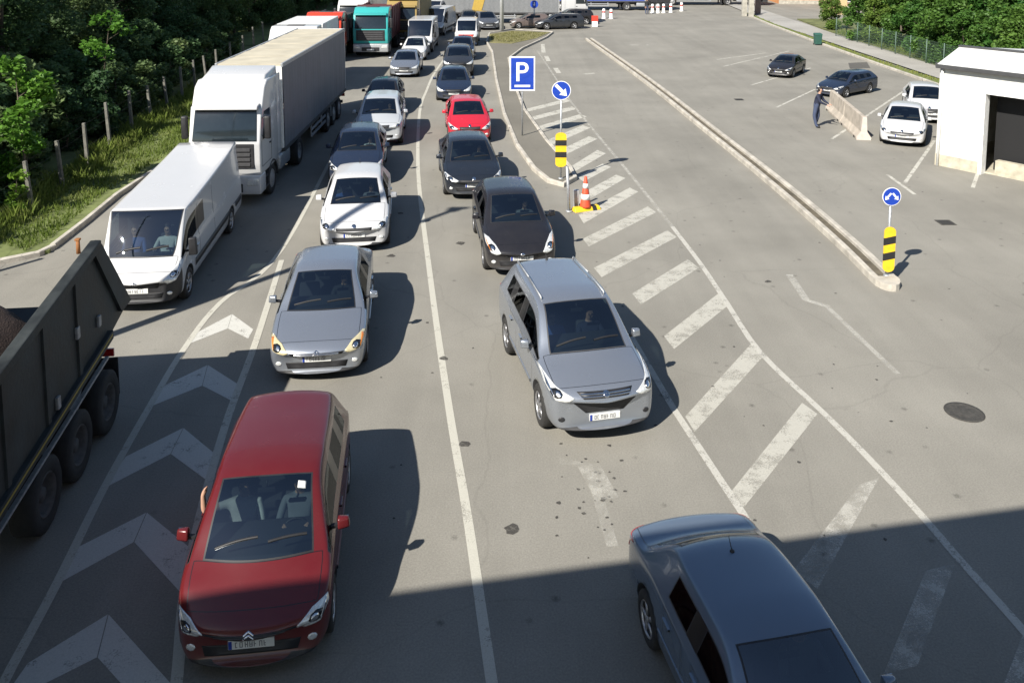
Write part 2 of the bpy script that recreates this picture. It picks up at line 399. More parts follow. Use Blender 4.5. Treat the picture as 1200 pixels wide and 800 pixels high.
SLOTS = ['body', 'windscreen', 'side', 'rear', 'arch', 'trim', 'door', 'bonnet', 'tailgate', 'pillar', 'roof']
def car(name, label, cat, loc, rz, pm, S, group=None, near=True, face='generic', lid=None, extra=None):
    """S: dict of measures. local frame: nose at y=0 looking to -y, tail at y=L, ground z=0"""
    root = thing(name, label, cat, loc, rz, group); root.scale = (S.get('sc', 1.0),)*3
    L, W, H = S['L'], S['W'], S['H']; W2 = W/2; zb = S.get('zb', .19); zn = S['zn']; zc = S['zc']; belt = S['belt']; zm = S.get('zm', .58)
    yc, yw, yb, ycp, yr = S['yc'], S['yw'], S['yb'], S['ycp'], S['yr']; wr = S['wr']; zd = S['zd']; yd = S['yd']
    deck = S.get('deck', 0); br = S.get('beltr', belt+.04); q = S.get('quarter', None)
    ed = S.get('edge', .07); rx = S.get('rx', .92)
    st = []   # (ring, interval dict to the next ring)
    def add(r, **k): st.append((r, k))
    nc = S.get('nose', 1.0)
    add(ring_hood(0, W2, .82-.03*nc, zb+.03, zn-.20, zn-.18, zm-.16, .24*nc+.04))
    add(ring_hood(.05, W2, .90, zb, zn-.11, zn-.08, zm-.08, .22*nc))
    add(ring_hood(.22, W2, .965, zb, zn-.035, zn+.02, zm-.03, .13*nc, 0), top='bonnet')
    ym = (yc+.24)/2
    add(ring_hood(ym, W2, .995, zb, lerp(zn, belt, .62), lerp(zn+.03, zc, .58)+.012, zm, .02, .03), top='bonnet')
    cowl = ring_hood(yc, W2, 1.0, zb, belt, zc, zm, 0, S.get('cf', .16))
    wst = ring_cab(yw, W2, zb, belt+.01, zm, wr*.98, H-.025, 1, .06, ed, rx)
    add(cowl, top='ws', side='glass' if S.get('tri', True) else None)
    for t in (.28, .62):
        r = [a.lerp(b, t) for a, b in zip(cowl, wst)]
        for i in (7, 8, 9, 10, 11): r[i].z += .03*math.sin(math.pi*t)*(H-zc)/.5
        add(r, top='ws', side='glass', door='front')
    add(wst, side='glass', door='front', top='roof')
    add(ring_cab(yb, W2, zb, lerp(belt, br, .4), zm, wr, H, edge=ed, rx=rx), side='pillar', door=None, top='roof')
    van = S.get('van')
    add(ring_cab(yb+.09, W2, zb, lerp(belt, br, .45), zm, wr, H, edge=ed, rx=rx), side=None if van else 'glass', door=None if van else 'rear', top='roof')
    add(ring_cab(ycp, W2, zb, br-.01, zm, wr*.985, H-S.get('drop', .03)*.5, edge=ed, rx=rx), side='pillar' if q else None, top='roof')
    if q:
        add(ring_cab(ycp+.09, W2, zb, br, zm, wr*.98, H-S.get('drop', .03)*.6, edge=ed, rx=rx), side='glass', top='roof')
        add(ring_cab(q, W2, zb, br+.01, zm, wr*.95, H-S.get('drop', .03)*.9, .99, edge=ed, rx=rx), top='roof')
    rr = ring_cab(yr, W2, zb, br+.01, zm, wr*(.95 if van else .90), H-S.get('drop', .03), .985, -.03, ed, rx)
    dk = ring_hood(yd, W2, .965 if not deck else .98, zb, br if deck else zd-.02, zd, zm, 0, -.10)
    add(rr, top='rw')
    r = [a.lerp(b, .5) for a, b in zip(rr, dk)]
    for i in (8, 9, 10, 11): r[i].z += .03 if not van else .01
    add(r, top='rw')
    add(dk, top='boot')
    if deck:
        add(ring_hood((yd+L-.12)/2, W2, .975, zb, zd-.03, zd+.012, zm, -.02), top='boot')
        add(ring_hood(L-.14, W2, .95, zb, zd-.06, zd+.0, zm, -.08), top='boot')
        add(ring_hood(L-.04, W2, .90, zb, zd-.15, zd-.10, zm-.05, -.16))
        add(ring_hood(L, W2, .82, zb+.05, zd-.30, zd-.27, zm-.1, -.2))
    else:
        add(ring_hood(L-.05, W2, .925, zb, zd-.12, zd-.10, zm, -.12))
        add(ring_hood(L, W2, .84, zb+.04, zd-.26, zd-.24, zm-.05, -.22))
    # mesh
    bm = BM(); rings = []
    for r, k in st:
        right = [bm.verts.new(p) for p in r]; left = [right[0]]+[bm.verts.new((-p.x, p.y, p.z)) for p in r[1:11]]+[right[11]]
        rings.append((right, left))
    sid = {s: i for i, s in enumerate(SLOTS)}
    for i in range(len(st)-1):
        k = st[i][1]
        for sd in (0, 1):
            a, b = rings[i][sd], rings[i+1][sd]
            for j in range(11):
                f = bm.faces.new((a[j], a[j+1], b[j+1], b[j]) if sd == 0 else (a[j+1], a[j], b[j], b[j+1]))
                m = 'body'
                if j <= 1 or (S.get('van') and i == 0 and j <= 5) or (S.get('van') and i in (1, 2) and j <= 4): m = 'trim'
                elif j in (2, 3, 4) and k.get('door'): m = 'door'
                elif j == 6 and k.get('side') == 'glass': m = 'side'
                elif j == 6 and k.get('side') == 'pillar': m = 'pillar'
                elif j in (9, 10) and k.get('top') == 'ws': m = 'windscreen'
                elif j in (9, 10) and k.get('top') == 'rw': m = 'body' if van else 'rear'
                elif j in (8, 9, 10) and k.get('top') == 'bonnet': m = 'bonnet'
                elif j in (8, 9, 10) and k.get('top') == 'boot': m = 'tailgate'
                f.material_index = sid[m]
    for idx, (rg, lf) in ((0, rings[0]), (len(st)-1, rings[-1])):
        for j in range(11):
            vs = [rg[j], rg[j+1], lf[j+1], lf[j]]; u = []
            for v in vs:
                if v not in u: u.append(v)
            f = bm.faces.new(u); f.material_index = sid['trim' if S.get('van') and idx == 0 and j <= 7 else 'body']
    cl = bm.edges.layers.float.new('crease_edge')
    def crease(a, b_, v):
        e = bm.edges.get((a, b_))
        if e: e[cl] = v
    for i in range(len(st)-1):
        for sd in (0, 1):
            crease(rings[i][sd][5], rings[i+1][sd][5], .55)
            if st[i][1].get('top') == 'bonnet' or i == 1: crease(rings[i][sd][8], rings[i+1][sd][8], .35)
            if S.get('van') and st[i][1].get('top') in ('roof', 'rw', 'ws'): crease(rings[i][sd][8], rings[i+1][sd][8], .85); crease(rings[i][sd][9], rings[i+1][sd][9], .5)
    for sd in (0, 1):
        for j in (7, 8, 9, 10): crease(rings[2][sd][j], rings[2][sd][j+1], .45); crease(rings[1][sd][j], rings[1][sd][j+1], .25)
    if S.get('van'):
        for i in range(len(st)):
            if i > 0 and st[i-1][1].get('top') == 'ws' and st[i][1].get('top') == 'roof' or st[i][1].get('top') == 'rw' and st[i-1][1].get('top') == 'roof':
                for sd in (0, 1):
                    for j in (8, 9, 10): crease(rings[i][sd][j], rings[i][sd][j+1], .8)
    bmesh.ops.recalc_face_normals(bm, faces=bm.faces)
    me = bpy.data.meshes.new('shell'); bm.to_mesh(me); bm.free()
    arch_m = BLACKP
    trim_m = S.get('trim_mat', BLACKP)
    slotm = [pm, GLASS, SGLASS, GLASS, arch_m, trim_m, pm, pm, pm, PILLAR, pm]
    for m in slotm: me.materials.append(m)
    tmp = bpy.data.objects.new('shell_build', me); COL.objects.link(tmp)
    sub = tmp.modifiers.new('s', 'SUBSURF'); sub.levels = sub.render_levels = 2 if near else 1
    # wheel arches
    wy = (S['fo'], S['fo']+S['wb']); rw = S['rw']
    cb = BM()
    for y in wy:
        for sd in (-1, 1):
            t = bmesh.new(); bmesh.ops.create_cone(t, cap_ends=True, segments=28, radius1=rw+.055, radius2=rw+.055, depth=.40)
            merge(cb, t, sid['arch'], Matrix.Translation((sd*(W2+.02), y, rw+.01)) @ Matrix.Rotation(R(90), 4, 'Y'))
    bmesh.ops.recalc_face_normals(cb, faces=cb.faces)
    cme = bpy.data.meshes.new('cut'); cb.to_mesh(cme); cb.free()
    for m in slotm: cme.materials.append(m)
    cut = bpy.data.objects.new('cut_build', cme); COL.objects.link(cut)
    bo = tmp.modifiers.new('b', 'BOOLEAN'); bo.object = cut; bo.operation = 'DIFFERENCE'; bo.solver = 'EXACT'
    dg = bpy.context.evaluated_depsgraph_get()
    ev = bpy.data.meshes.new_from_object(tmp.evaluated_get(dg))
    bpy.data.objects.remove(tmp); bpy.data.objects.remove(cut)
    bm = BM(); bm.from_mesh(ev); bpy.data.meshes.remove(ev)
    for f in bm.faces: f.smooth = True
    bvh = BVHTree.FromBMesh(bm)
    # seals round the panes, seams round the panels: a thin dark border inset in each region
    def islands(slot):
        todo = {f for f in bm.faces if f.material_index == slot}; out = []
        while todo:
            s = [todo.pop()]; isl = []
            while s:
                f = s.pop(); isl.append(f)
                for e in f.edges:
                    for g in e.link_faces:
                        if g in todo: todo.discard(g); s.append(g)
            out.append(isl)
        return out
    parts = []
    for slot, w_, nm in ((1, .022, 'windscreen'), (3, .022, 'rear_window'), (2, .016, 'side_window'), (6, .011, 'door'), (7, .010, 'bonnet'), (8, .010, 'boot_lid' if deck else 'tailgate')):
        for isl in islands(slot):
            if len(isl) < 2: continue
            r = bmesh.ops.inset_region(bm, faces=isl, thickness=w_, depth=0, use_even_offset=True, use_boundary=True)
            for f in r['faces']: f.material_index = sid['trim'] if slot <= 3 else sid['pillar']
            parts.append((nm, [f for f in isl if f.is_valid], slot))
    def extract(faces):
        nb = BM(); vm = {}
        for f in faces:
            vs = []
            for v in f.verts:
                if v not in vm: vm[v] = nb.verts.new(v.co)
                vs.append(vm[v])
            try: nf = nb.faces.new(vs); nf.smooth = True
            except ValueError: pass
        return nb
    made = []; gone = []
    for nm, fs, slot in parts:
        o = obj(nm, extract(fs), slotm[slot], root, True)
        made.append(o); gone += fs
    bmesh.ops.delete(bm, geom=gone, context='FACES')
    body = obj('body', bm, slotm, root, True)
    doors = [o for o in made if o.name.startswith('door')]
    # --- projections on the shell
    def proj(u, v, axis):
        o, d = {'front': (Vector((u, -2, v)), Vector((0, 1, 0))), 'back': (Vector((u, L+2, v)), Vector((0, -1, 0))), 'top': (Vector((u, v, 5)), Vector((0, 0, -1))),
                'side+': (Vector((4, u, v)), Vector((-1, 0, 0))), 'side-': (Vector((-4, u, v)), Vector((1, 0, 0)))}[axis]
        p, n, i, ds = bvh.ray_cast(o, d)
        if p is None:
            p, n, i, ds = bvh.find_nearest(o + d*(2.0 if axis in ('front', 'back') else 3.0))
        if n.dot(d) > 0: n = -n
        return p, n
    def patch(nm, poly, axis, m, par=root, off=.006, rings=3):
        B = []
        for a, b in zip(poly, poly[1:]+poly[:1]):
            k = max(1, int(math.dist(a, b)/(.022 if near else .05)))
            B += [(lerp(a[0], b[0], t/k), lerp(a[1], b[1], t/k)) for t in range(k)]
        cx = sum(p[0] for p in B)/len(B); cz = sum(p[1] for p in B)/len(B)
        nb = BM(); p, n = proj(cx, cz, axis); c = nb.verts.new(p+n*off); prev = None
        for r in list(range(1, rings+1))+['s']:
            t = 1 if r == 's' else r/rings; o_ = -.02 if r == 's' else off
            cur = []
            for a in B:
                p, n = proj(lerp(cx, a[0], t), lerp(cz, a[1], t), axis); cur.append(nb.verts.new(p+n*o_))
            for i in range(len(B)):
                j = (i+1) % len(B)
                nb.faces.new((c, cur[i], cur[j]) if prev is None else (prev[i], cur[i], cur[j], prev[j]))
            prev = cur
        bmesh.ops.recalc_face_normals(nb, faces=nb.faces)
        return obj(nm, nb, m, par, True)
    def line(nm, pts, wid, axis, m, par=root, off=.004, n=10):
        P = []
        for a, b in zip(pts, pts[1:]): P += [(lerp(a[0], b[0], t/n), lerp(a[1], b[1], t/n)) for t in range(n)]
        P.append(pts[-1]); nb = BM(); prev = None
        for i, a in enumerate(P):
            p, q_ = P[max(0, i-1)], P[min(len(P)-1, i+1)]; d = Vector((q_[0]-p[0], q_[1]-p[1])).normalized(); s = Vector((-d.y, d.x))*wid/2
            cur = []
            for sg, o_ in ((-1, -.01), (-1, off), (1, off), (1, -.01)):
                h, n_ = proj(a[0]+s.x*sg, a[1]+s.y*sg, axis); cur.append(nb.verts.new(h+n_*o_))
            if prev:
                for k in range(3): nb.faces.new((prev[k], prev[k+1], cur[k+1], cur[k]))
            prev = cur
        bmesh.ops.recalc_face_normals(nb, faces=nb.faces)
        return obj(nm, nb, m, par, True)
    def sym(poly, s): return [(x*s*W2, z) for x, z in poly]
    # --- face
    lamp_p = {'generic': [(.52, zn-.13), (.62, zn-.18), (.86, zn-.15), (.955, zn-.02), (.94, zn+.05), (.76, zn-.03)],
              'picasso': [(.58, zn-.14), (.66, zn-.22), (.86, zn-.20), (.955, zn-.07), (.94, zn-.0), (.76, zn-.04)],
              'saloon': [(.56, zn-.12), (.64, zn-.17), (.88, zn-.12), (.965, zn+.03), (.90, zn+.05), (.70, zn-.01)],
              'almond': [(.56, zn-.13), (.66, zn-.18), (.82, zn-.13), (.93, zn+.02), (.95, zn+.12), (.84, zn+.10), (.68, zn-.0)],
              'suv': [(.55, zn-.10), (.68, zn-.17), (.86, zn-.15), (.96, zn+.0), (.96, zn+.11), (.82, zn+.01)],
              'slim': [(.50, zn-.11), (.60, zn-.15), (.88, zn-.10), (.965, zn+.03), (.92, zn+.05), (.70, zn-.03)],
              'van': [(.62, zn-.16), (.72, zn-.22), (.90, zn-.16), (.955, zn+.10), (.93, zn+.20), (.82, zn+.06)]}[face]
    lm = S.get('lamp', LAMP)
    for s in (-1, 1):
        h = patch('headlight', sym(lamp_p, s), 'front', lm, off=.010, rings=7 if near else 3)
        if near:
            cx = sum(p[0] for p in lamp_p)/len(lamp_p); cz = sum(p[1] for p in lamp_p)/len(lamp_p)
            patch('lamp_housing', [(s*W2*(cx+.02)+.085*math.cos(a*.785), cz-.015+.055*math.sin(a*.785)) for a in range(8)], 'front', PILLAR, h, .013, 2)
            patch('bulb_bezel', [(s*W2*cx+.045*math.cos(a*.785), cz-.02+.04*math.sin(a*.785)) for a in range(8)], 'front', CHROME, h, .016, 2)
            patch('indicator_lens', sym([(lerp(cx, p[0], .85)+.0, lerp(cz, p[1], .8)) for p in lamp_p[2:5]], s), 'front', AMBER if face == 'almond' or face == 'saloon' else CHROME, h, .015, 2)
    gr = {'generic': [(-.44, zn-.16), (.44, zn-.16), (.47, zn-.06), (-.47, zn-.06)],
          'picasso': [(-.55, zn-.20), (.55, zn-.20), (.58, zn-.13), (-.58, zn-.13)],
          'saloon': [(-.50, zn-.17), (.50, zn-.17), (.55, zn-.12), (-.55, zn-.12)],
          'almond': [(-.30, zn-.24), (.30, zn-.24), (.33, zn-.19), (-.33, zn-.19)],
          'suv': [(-.40, zn-.11), (.40, zn-.11), (.50, zn-.03), (-.50, zn-.03)],
          'slim': [(-.48, zn-.15), (.48, zn-.15), (.50, zn-.09), (-.50, zn-.09)],
          'van': [(-.50, zn-.30), (.50, zn-.30), (.56, zn-.16), (-.56, zn-.16)]}[face]
    grille = patch('grille', [(x*W2, z) for x, z in gr], 'front', BLACKP)
    g0 = gr[0][1]; g1 = gr[2][1]
    if near:
        for t in (.3, .65):
            line('chrome_bar', [(-.44*W2, lerp(g0, g1, t)), (.44*W2, lerp(g0, g1, t))], .014, 'front', CHROME if face in ('suv', 'saloon') else CHARP, grille, .012)
    patch('bumper_intake', [(-.58*W2, zb+.10), (.58*W2, zb+.10), (.62*W2, zb+.21), (-.62*W2, zb+.21)] if face != 'suv' else [(-.34*W2, zb+.27), (.34*W2, zb+.27), (.56*W2, zb+.46), (-.56*W2, zb+.46)], 'front', BLACKP)
    if near:
        for s in (-1, 1):
            patch('fog_lamp', [(s*.76*W2+.055*math.cos(a*.785), zb+.19+.04*math.sin(a*.785)) for a in range(8)], 'front', LAMP if face != 'suv' else BLACKP, off=.008, rings=2)
        # badge
        zc_b = (g1+.03) if face != 'suv' else (g0+g1)/2
        if face in ('picasso', 'saloon', 'van'):
            e = line('badge', [(-.055, zc_b-.035), (0, zc_b), (.055, zc_b-.035)], .018, 'front', CHROME, root, .012, 3)
            line('badge', [(-.055, zc_b-.065), (0, zc_b-.03), (.055, zc_b-.065)], .018, 'front', CHROME, root, .012, 3)
        else:
            patch('badge', [(.055*math.cos(a*.628), zc_b+.04*math.sin(a*.628)) for a in range(10)], 'front', CHROME, off=.012, rings=2)
    # number plates
    for ax, zz, sg in (('front', S.get('zp', zb+.265), -1), ('back', S.get('zpr', .62 if not deck else .60), 1)):
        p, n = proj(0, zz, ax); y0 = p.y+sg*.006
        b = BM(); bx(b, -.26, .26, y0-.012, y0+.012, zz-.056, zz+.056, 0, .006)
        pl = obj('number_plate', b, PLATE, root)
        if near:
            b = BM(); yy = y0+sg*.0135
            bx(b, -.255, -.215, yy-.001, yy+.001, zz-.05, zz+.05, 1)
            k = random.Random(len(name)*31+len(label)); x = -.18
            for i in range(7):
                wd = .036
                bx(b, x, x+.010, yy-.001, yy+.001, zz-.034, zz+.034)
                if k.random() < .6: bx(b, x+.026, x+.036, yy-.001, yy+.001, zz-.034, zz+.034)
                bx(b, x+.0115, x+.0245, yy-.001, yy+.001, zz+.024, zz+.034) if k.random() < .7 else bx(b, x+.0115, x+.0245, yy-.001, yy+.001, zz-.006, zz+.004)
                if k.random() < .6: bx(b, x+.0115, x+.0245, yy-.001, yy+.001, zz-.034, zz-.024)
                x += .060 if i in (1, 4) else .050
            obj('plate_characters', b, [PLATEINK, PLATEBLUE], pl)
    # tail lamps
    zt = zd-.16 if deck else zd-.10
    for s in (-1, 1):
        patch('taillight', sym([(.62, zt-.12), (.93, zt-.10), (.95, zt+.08), (.66, zt+.07)] if deck else [(.74, zt-.22), (.93, zt-.22), (.93, zt+.06), (.78, zt+.06)], s), 'back', REDLENS, off=.008)
        # mirrors
        b = BM(); y1 = yc+.40*(yw-yc)+S.get('my', .0); z1 = belt+.09; x1 = W2*.965
        if S.get('van'):
            hexa(b, [(s*(x1+.06), y1, z1-.12), (s*(x1+.24), y1+.03, z1-.12), (s*(x1+.24), y1+.15, z1-.12), (s*(x1+.06), y1+.13, z1-.12)], [(s*(x1+.06), y1, z1+.28), (s*(x1+.22), y1+.03, z1+.28), (s*(x1+.22), y1+.14, z1+.28), (s*(x1+.06), y1+.12, z1+.28)], 0, .03)
        else:
            hexa(b, [(s*(x1+.045), y1, z1-.05), (s*(x1+.20), y1+.05, z1-.05), (s*(x1+.20), y1+.12, z1-.05), (s*(x1+.04), y1+.13, z1-.05)],
                 [(s*(x1+.045), y1+.02, z1+.09), (s*(x1+.185), y1+.06, z1+.08), (s*(x1+.185), y1+.12, z1+.08), (s*(x1+.04), y1+.13, z1+.09)], 0, .028)
        mo = obj('mirror', b, BLACKP if S.get('van') else S.get('mirror_mat', pm), root, True)
        b = BM(); hexa(b, [(s*(x1-.06), y1+.05, z1-.06), (s*(x1+.08), y1+.06, z1-.04), (s*(x1+.08), y1+.11, z1-.04), (s*(x1-.06), y1+.11, z1-.06)], [(s*(x1-.06), y1+.05, z1-.02), (s*(x1+.08), y1+.06, z1), (s*(x1+.08), y1+.11, z1), (s*(x1-.06), y1+.11, z1-.02)])
        obj('mirror_arm', b, BLACKP, mo)
        b = BM(); bx(b, min(s*(x1+.055), s*(x1+.18)), max(s*(x1+.055), s*(x1+.18)), y1+.128, y1+.136, z1-.03, z1+.065, 0)
        obj('mirror_glass', b, CHROME, mo)
        # handles
        ax = 'side+' if s > 0 else 'side-'
        for yh in ([yb-.16] if van else [yb-.16, ycp-.20]):
            pd = next((d for d in doors if (sum(v.co.y for v in d.data.vertices)/max(1, len(d.data.vertices))-yh)*1 < .1 and abs(sum(v.co.y for v in d.data.vertices)/max(1, len(d.data.vertices))-yh) < .75 and sum(v.co.x for v in d.data.vertices)*s > 0), root)
            line('door_handle', [(yh-.10, belt-.10), (yh+.08, belt-.095)], .028, ax, S.get('mirror_mat', pm), pd, .028, 4)
        for k, y in enumerate(wy): wheel(root, s*(W2-.115), y, rw, .21, s, S.get('spokes', 5), S.get('rim'), near)
        if near and not van: line('rubbing_strip', [(yc+.35, .50), (ycp+.05, .52)], .05, ax, S.get('strip_mat', pm), root, .012, 14)
        if van:
            line('rubbing_strip', [(yc+.9, .62), (L-.25, .66)], .16, ax, BLACKP, root, .014, 20)
            line('door_seam', [(yb+.02, .5), (yb+.05, 1.1), (yb+.05, H-.15)], .014, ax, BLACKP, root, .002, 8)
            line('door_seam', [(yb+1.5, .5), (yb+1.5, H-.10)], .014, ax, BLACKP, root, .002, 8)
        if S.get('rails'):
            b = BM(); p1, _ = proj(s*wr*.86, yw+.15, 'top'); p2, _ = proj(s*wr*.84, yr-.1, 'top'); pm_, _ = proj(s*wr*.86, (yw+yr)/2, 'top'); up = Vector((0, 0, .045))
            tube(b, p1, p1+up, .015); tube(b, p2, p2+up, .015)
            tube(b, p1+up, pm_+up, .015); tube(b, pm_+up, p2+up, .015)
            obj('roof_rail', b, S.get('rail_mat', GALV), root, True)
    # wipers, aerial
    if near:
        for x0, x1 in ((.12, .62), (-.58, -.02)):
            def wp(x, t): return lerp(yc-.10, yw-.06, t)+.02
            line('wiper', [(x0*W2, wp(x0, .10)+abs(x0)*.06), (x1*W2, wp(x1, .17)+abs(x1)*.10)], .022, 'top', BLACKP, root, .014, 8)
    ay = S.get('aerial')
    if ay:
        p, _ = proj(0, ay, 'top'); b = BM(); lathe_z(b, [(.03, 0), (.02, .02)], 8, c=p); tube(b, p, p+Vector((0, .10 if ay > L/2 else .16, .12)), .006, .004, 6)
        obj('aerial', b, BLACKP, root, True)
    # cabin
    b = BM(); bx(b, -W2*.80, W2*.80, yc+.02, yw-.02, .55, zc-.06, 0, .05); bx(b, -W2*.84, W2*.84, yc+.2, (yb+.1 if van else yr-.02), .27, .33)
    if van: bx(b, -W2*.82, W2*.82, yb+.02, yb+.06, .35, H-.15)
    obj('dashboard', b, DASH, root, True)
    sb = S.get('seat', .28); ys = yw+S.get('sy', .22)
    for sx in (-.36, .36):
        b = BM(); bx(b, sx-.24, sx+.24, ys-.46, ys+.06, sb, sb+.16, 0, .05)
        hexa(b, [(sx-.24, ys-.02, sb+.1), (sx+.24, ys-.02, sb+.1), (sx+.24, ys+.14, sb+.1), (sx-.24, ys+.14, sb+.1)], [(sx-.20, ys+.20, sb+.70), (sx+.20, ys+.20, sb+.70), (sx+.20, ys+.30, sb+.70), (sx-.20, ys+.30, sb+.70)], 0, .04)
        hexa(b, [(sx-.12, ys+.20, sb+.73), (sx+.12, ys+.20, sb+.73), (sx+.12, ys+.30, sb+.73), (sx-.12, ys+.30, sb+.73)], [(sx-.11, ys+.22, sb+.90), (sx+.11, ys+.22, sb+.90), (sx+.11, ys+.30, sb+.90), (sx-.11, ys+.30, sb+.90)], 0, .03)
        obj('seat', b, CLOTH, root, True)
    if not van:
        b = BM(); y2 = min(ycp+.05, yr-.35); bx(b, -W2*.74, W2*.74, y2-.50, y2, sb, sb+.16, 0, .05)
        hexa(b, [(-W2*.74, y2-.05, sb+.1), (W2*.74, y2-.05, sb+.1), (W2*.74, y2+.12, sb+.1), (-W2*.74, y2+.12, sb+.1)], [(-W2*.70, y2+.16, sb+.62), (W2*.70, y2+.16, sb+.62), (W2*.70, y2+.26, sb+.62), (-W2*.70, y2+.26, sb+.62)], 0, .05)
        obj('rear_bench', b, CLOTH, root, True)
    if near:
        b = BM(); c = Vector((.36, ys-.42, sb+.44)); M = Matrix.Translation(c) @ Matrix.Rotation(R(65), 4, 'X')
        for k in range(24):
            a0, a1 = 2*math.pi*k/24, 2*math.pi*(k+1)/24
            tube(b, M @ Vector((.185*math.cos(a0), .185*math.sin(a0), 0)), M @ Vector((.185*math.cos(a1), .185*math.sin(a1), 0)), .014, n=6, cap=False)
        for a0 in (0, math.pi, -math.pi/2): tube(b, M @ Vector((0, 0, -.02)), M @ Vector((.185*math.cos(a0), .185*math.sin(a0), 0)), .018, .012, 6)
        tube(b, M @ Vector((0, 0, 0)), M @ Vector((0, 0, -.22)), .03)
        obj('steering_wheel', b, BLACKP, root, True)
        b = BM(); p, _ = proj(0, yw-.10, 'top'); bx(b, -.11, .11, p.y-.03, p.y, p.z-.15, p.z-.09, 0, .01); tube(b, (0, p.y, p.z-.10), (0, p.y+.03, p.z-.01), .012)
        obj('rear_view_mirror', b, BLACKP, root)
    root['_seat'] = 0
    M = Matrix.Translation(root.location) @ Matrix.Rotation(rz, 4, 'Z') @ Matrix.Scale(S.get('sc', 1.0), 4)
    def seat_at(side): return M @ Vector((side*.36, ys-.05, sb+.09))
    return root, seat_at, patch, line, proj

PRE = {
 'mpv': dict(L=4.10, W=1.80, H=1.62, nose=1.5, zn=.75, zc=1.03, belt=.98, yc=.82, yw=1.58, yb=2.08, ycp=3.00, q=0, quarter=3.58, yr=3.82, wr=.665, zd=1.05, yd=4.01, fo=.80, wb=2.69, rw=.315, beltr=1.02, drop=.10, seat=.40, aerial=None, cf=.20),
 'saloon': dict(L=4.62, W=1.80, H=1.47, zn=.72, zc=.96, belt=.90, yc=1.22, yw=2.00, yb=2.40, ycp=3.20, yr=3.46, wr=.62, zd=1.00, yd=4.06, deck=1, fo=.92, wb=2.73, rw=.315, beltr=.97, drop=.04, aerial=None),
 'hatch': dict(L=4.03, W=1.72, H=1.47, zn=.74, zc=.99, belt=.92, yc=1.12, yw=1.90, yb=2.22, ycp=3.02, yr=3.62, wr=.61, zd=1.03, yd=3.93, fo=.80, wb=2.52, rw=.305, beltr=.99, drop=.05, aerial=3.45),
 'suv': dict(L=4.41, W=1.88, nose=1.2, H=1.67, zn=.93, zc=1.17, belt=1.05, zb=.27, zm=.68, yc=1.10, yw=1.86, yb=2.36, ycp=3.20, quarter=3.72, yr=4.02, wr=.685, zd=1.17, yd=4.30, fo=.88, wb=2.64, rw=.35, beltr=1.13, drop=.05, seat=.44, rails=1, aerial=3.85, trim_mat=CHARP),
 'coupe': dict(L=4.3, W=1.74, H=1.40, zn=.70, zc=.95, belt=.88, yc=1.22, yw=1.98, yb=2.38, ycp=3.05, yr=3.35, wr=.555, zd=.97, yd=3.95, deck=1, fo=.88, wb=2.55, rw=.31, beltr=.94, drop=.05),
 'wagon': dict(L=4.68, W=1.80, H=1.47, zn=.72, zc=.97, belt=.90, yc=1.25, yw=2.05, yb=2.42, ycp=3.22, quarter=3.95, yr=4.25, wr=.575, zd=1.02, yd=4.58, fo=.90, wb=2.70, rw=.32, beltr=.97, drop=.06),
 'van': dict(L=5.98, W=2.05, H=2.52, zn=.92, zc=1.18, belt=1.12, zm=.75, zb=.24, yc=.60, yw=1.30, yb=1.95, ycp=4.2, yr=5.82, wr=.935, rx=.975, zd=1.10, yd=5.95, fo=.95, wb=4.03, rw=.345, beltr=1.25, drop=.02, seat=.62, sy=.10, van=1, edge=.05, cf=.12, tri=True, my=-.02),
}
def SP(base, **k):
    d = dict(PRE[base]); d.update(k); return d
def at_front(px, py): return G(px, py)

# ------------------------------------------------------------------ lorries
def yz_prism(bm, prof, x0, x1, mi=0, bev=0.0):
    hexa(bm, [(x0, y, z) for y, z in prof], [(x1, y, z) for y, z in prof], mi, bev)
def lorry_wheel(parent, x, y, s, r=.50, w=.30, twin=False, rm=None):
    bm = BM()
    lathe_x(bm, [(-w*.5*s, r*.55), (-w*.5*s, r*.85), (-w*.4*s, r), (w*.4*s, r), (w*.5*s, r*.88), (w*.46*s, r*.62), (w*.38*s, r*.57)], 28)
    bmesh.ops.recalc_face_normals(bm, faces=bm.faces)
    t = obj('wheel', bm, TYRE, parent, True, (x, y, r))
    bm = BM()
    if twin: pr = [(w*.40*s, r*.60), (w*.46*s, r*.57), (w*.30*s, r*.52), (-w*.05*s, r*.44), (-w*.05*s, r*.24), (w*.28*s, r*.20), (w*.30*s, .001)]
    else: pr = [(w*.40*s, r*.60), (w*.48*s, r*.57), (w*.40*s, r*.52), (w*.44*s, r*.36), (w*.52*s, r*.24), (w*.58*s, r*.18), (w*.58*s, .001)]
    lathe_x(bm, pr, 24)
    bmesh.ops.recalc_face_normals(bm, faces=bm.faces)
    rim = obj('rim', bm, rm or STEEL, t, True)
    bm = BM()
    for k in range(10):
        a = k*.628; tube(bm, (w*.30*s, r*.33*math.cos(a), r*.33*math.sin(a)), (w*(.36 if twin else .54)*s, r*.33*math.cos(a), r*.33*math.sin(a)), .016, n=6)
    return t
STEEL = pmat('painted_steel', (.30, .30, .30), .5, .3, var=.3, scale=12)
CHASSIS = pmat('chassis_black', (.022, .022, .024), .6, var=.3)
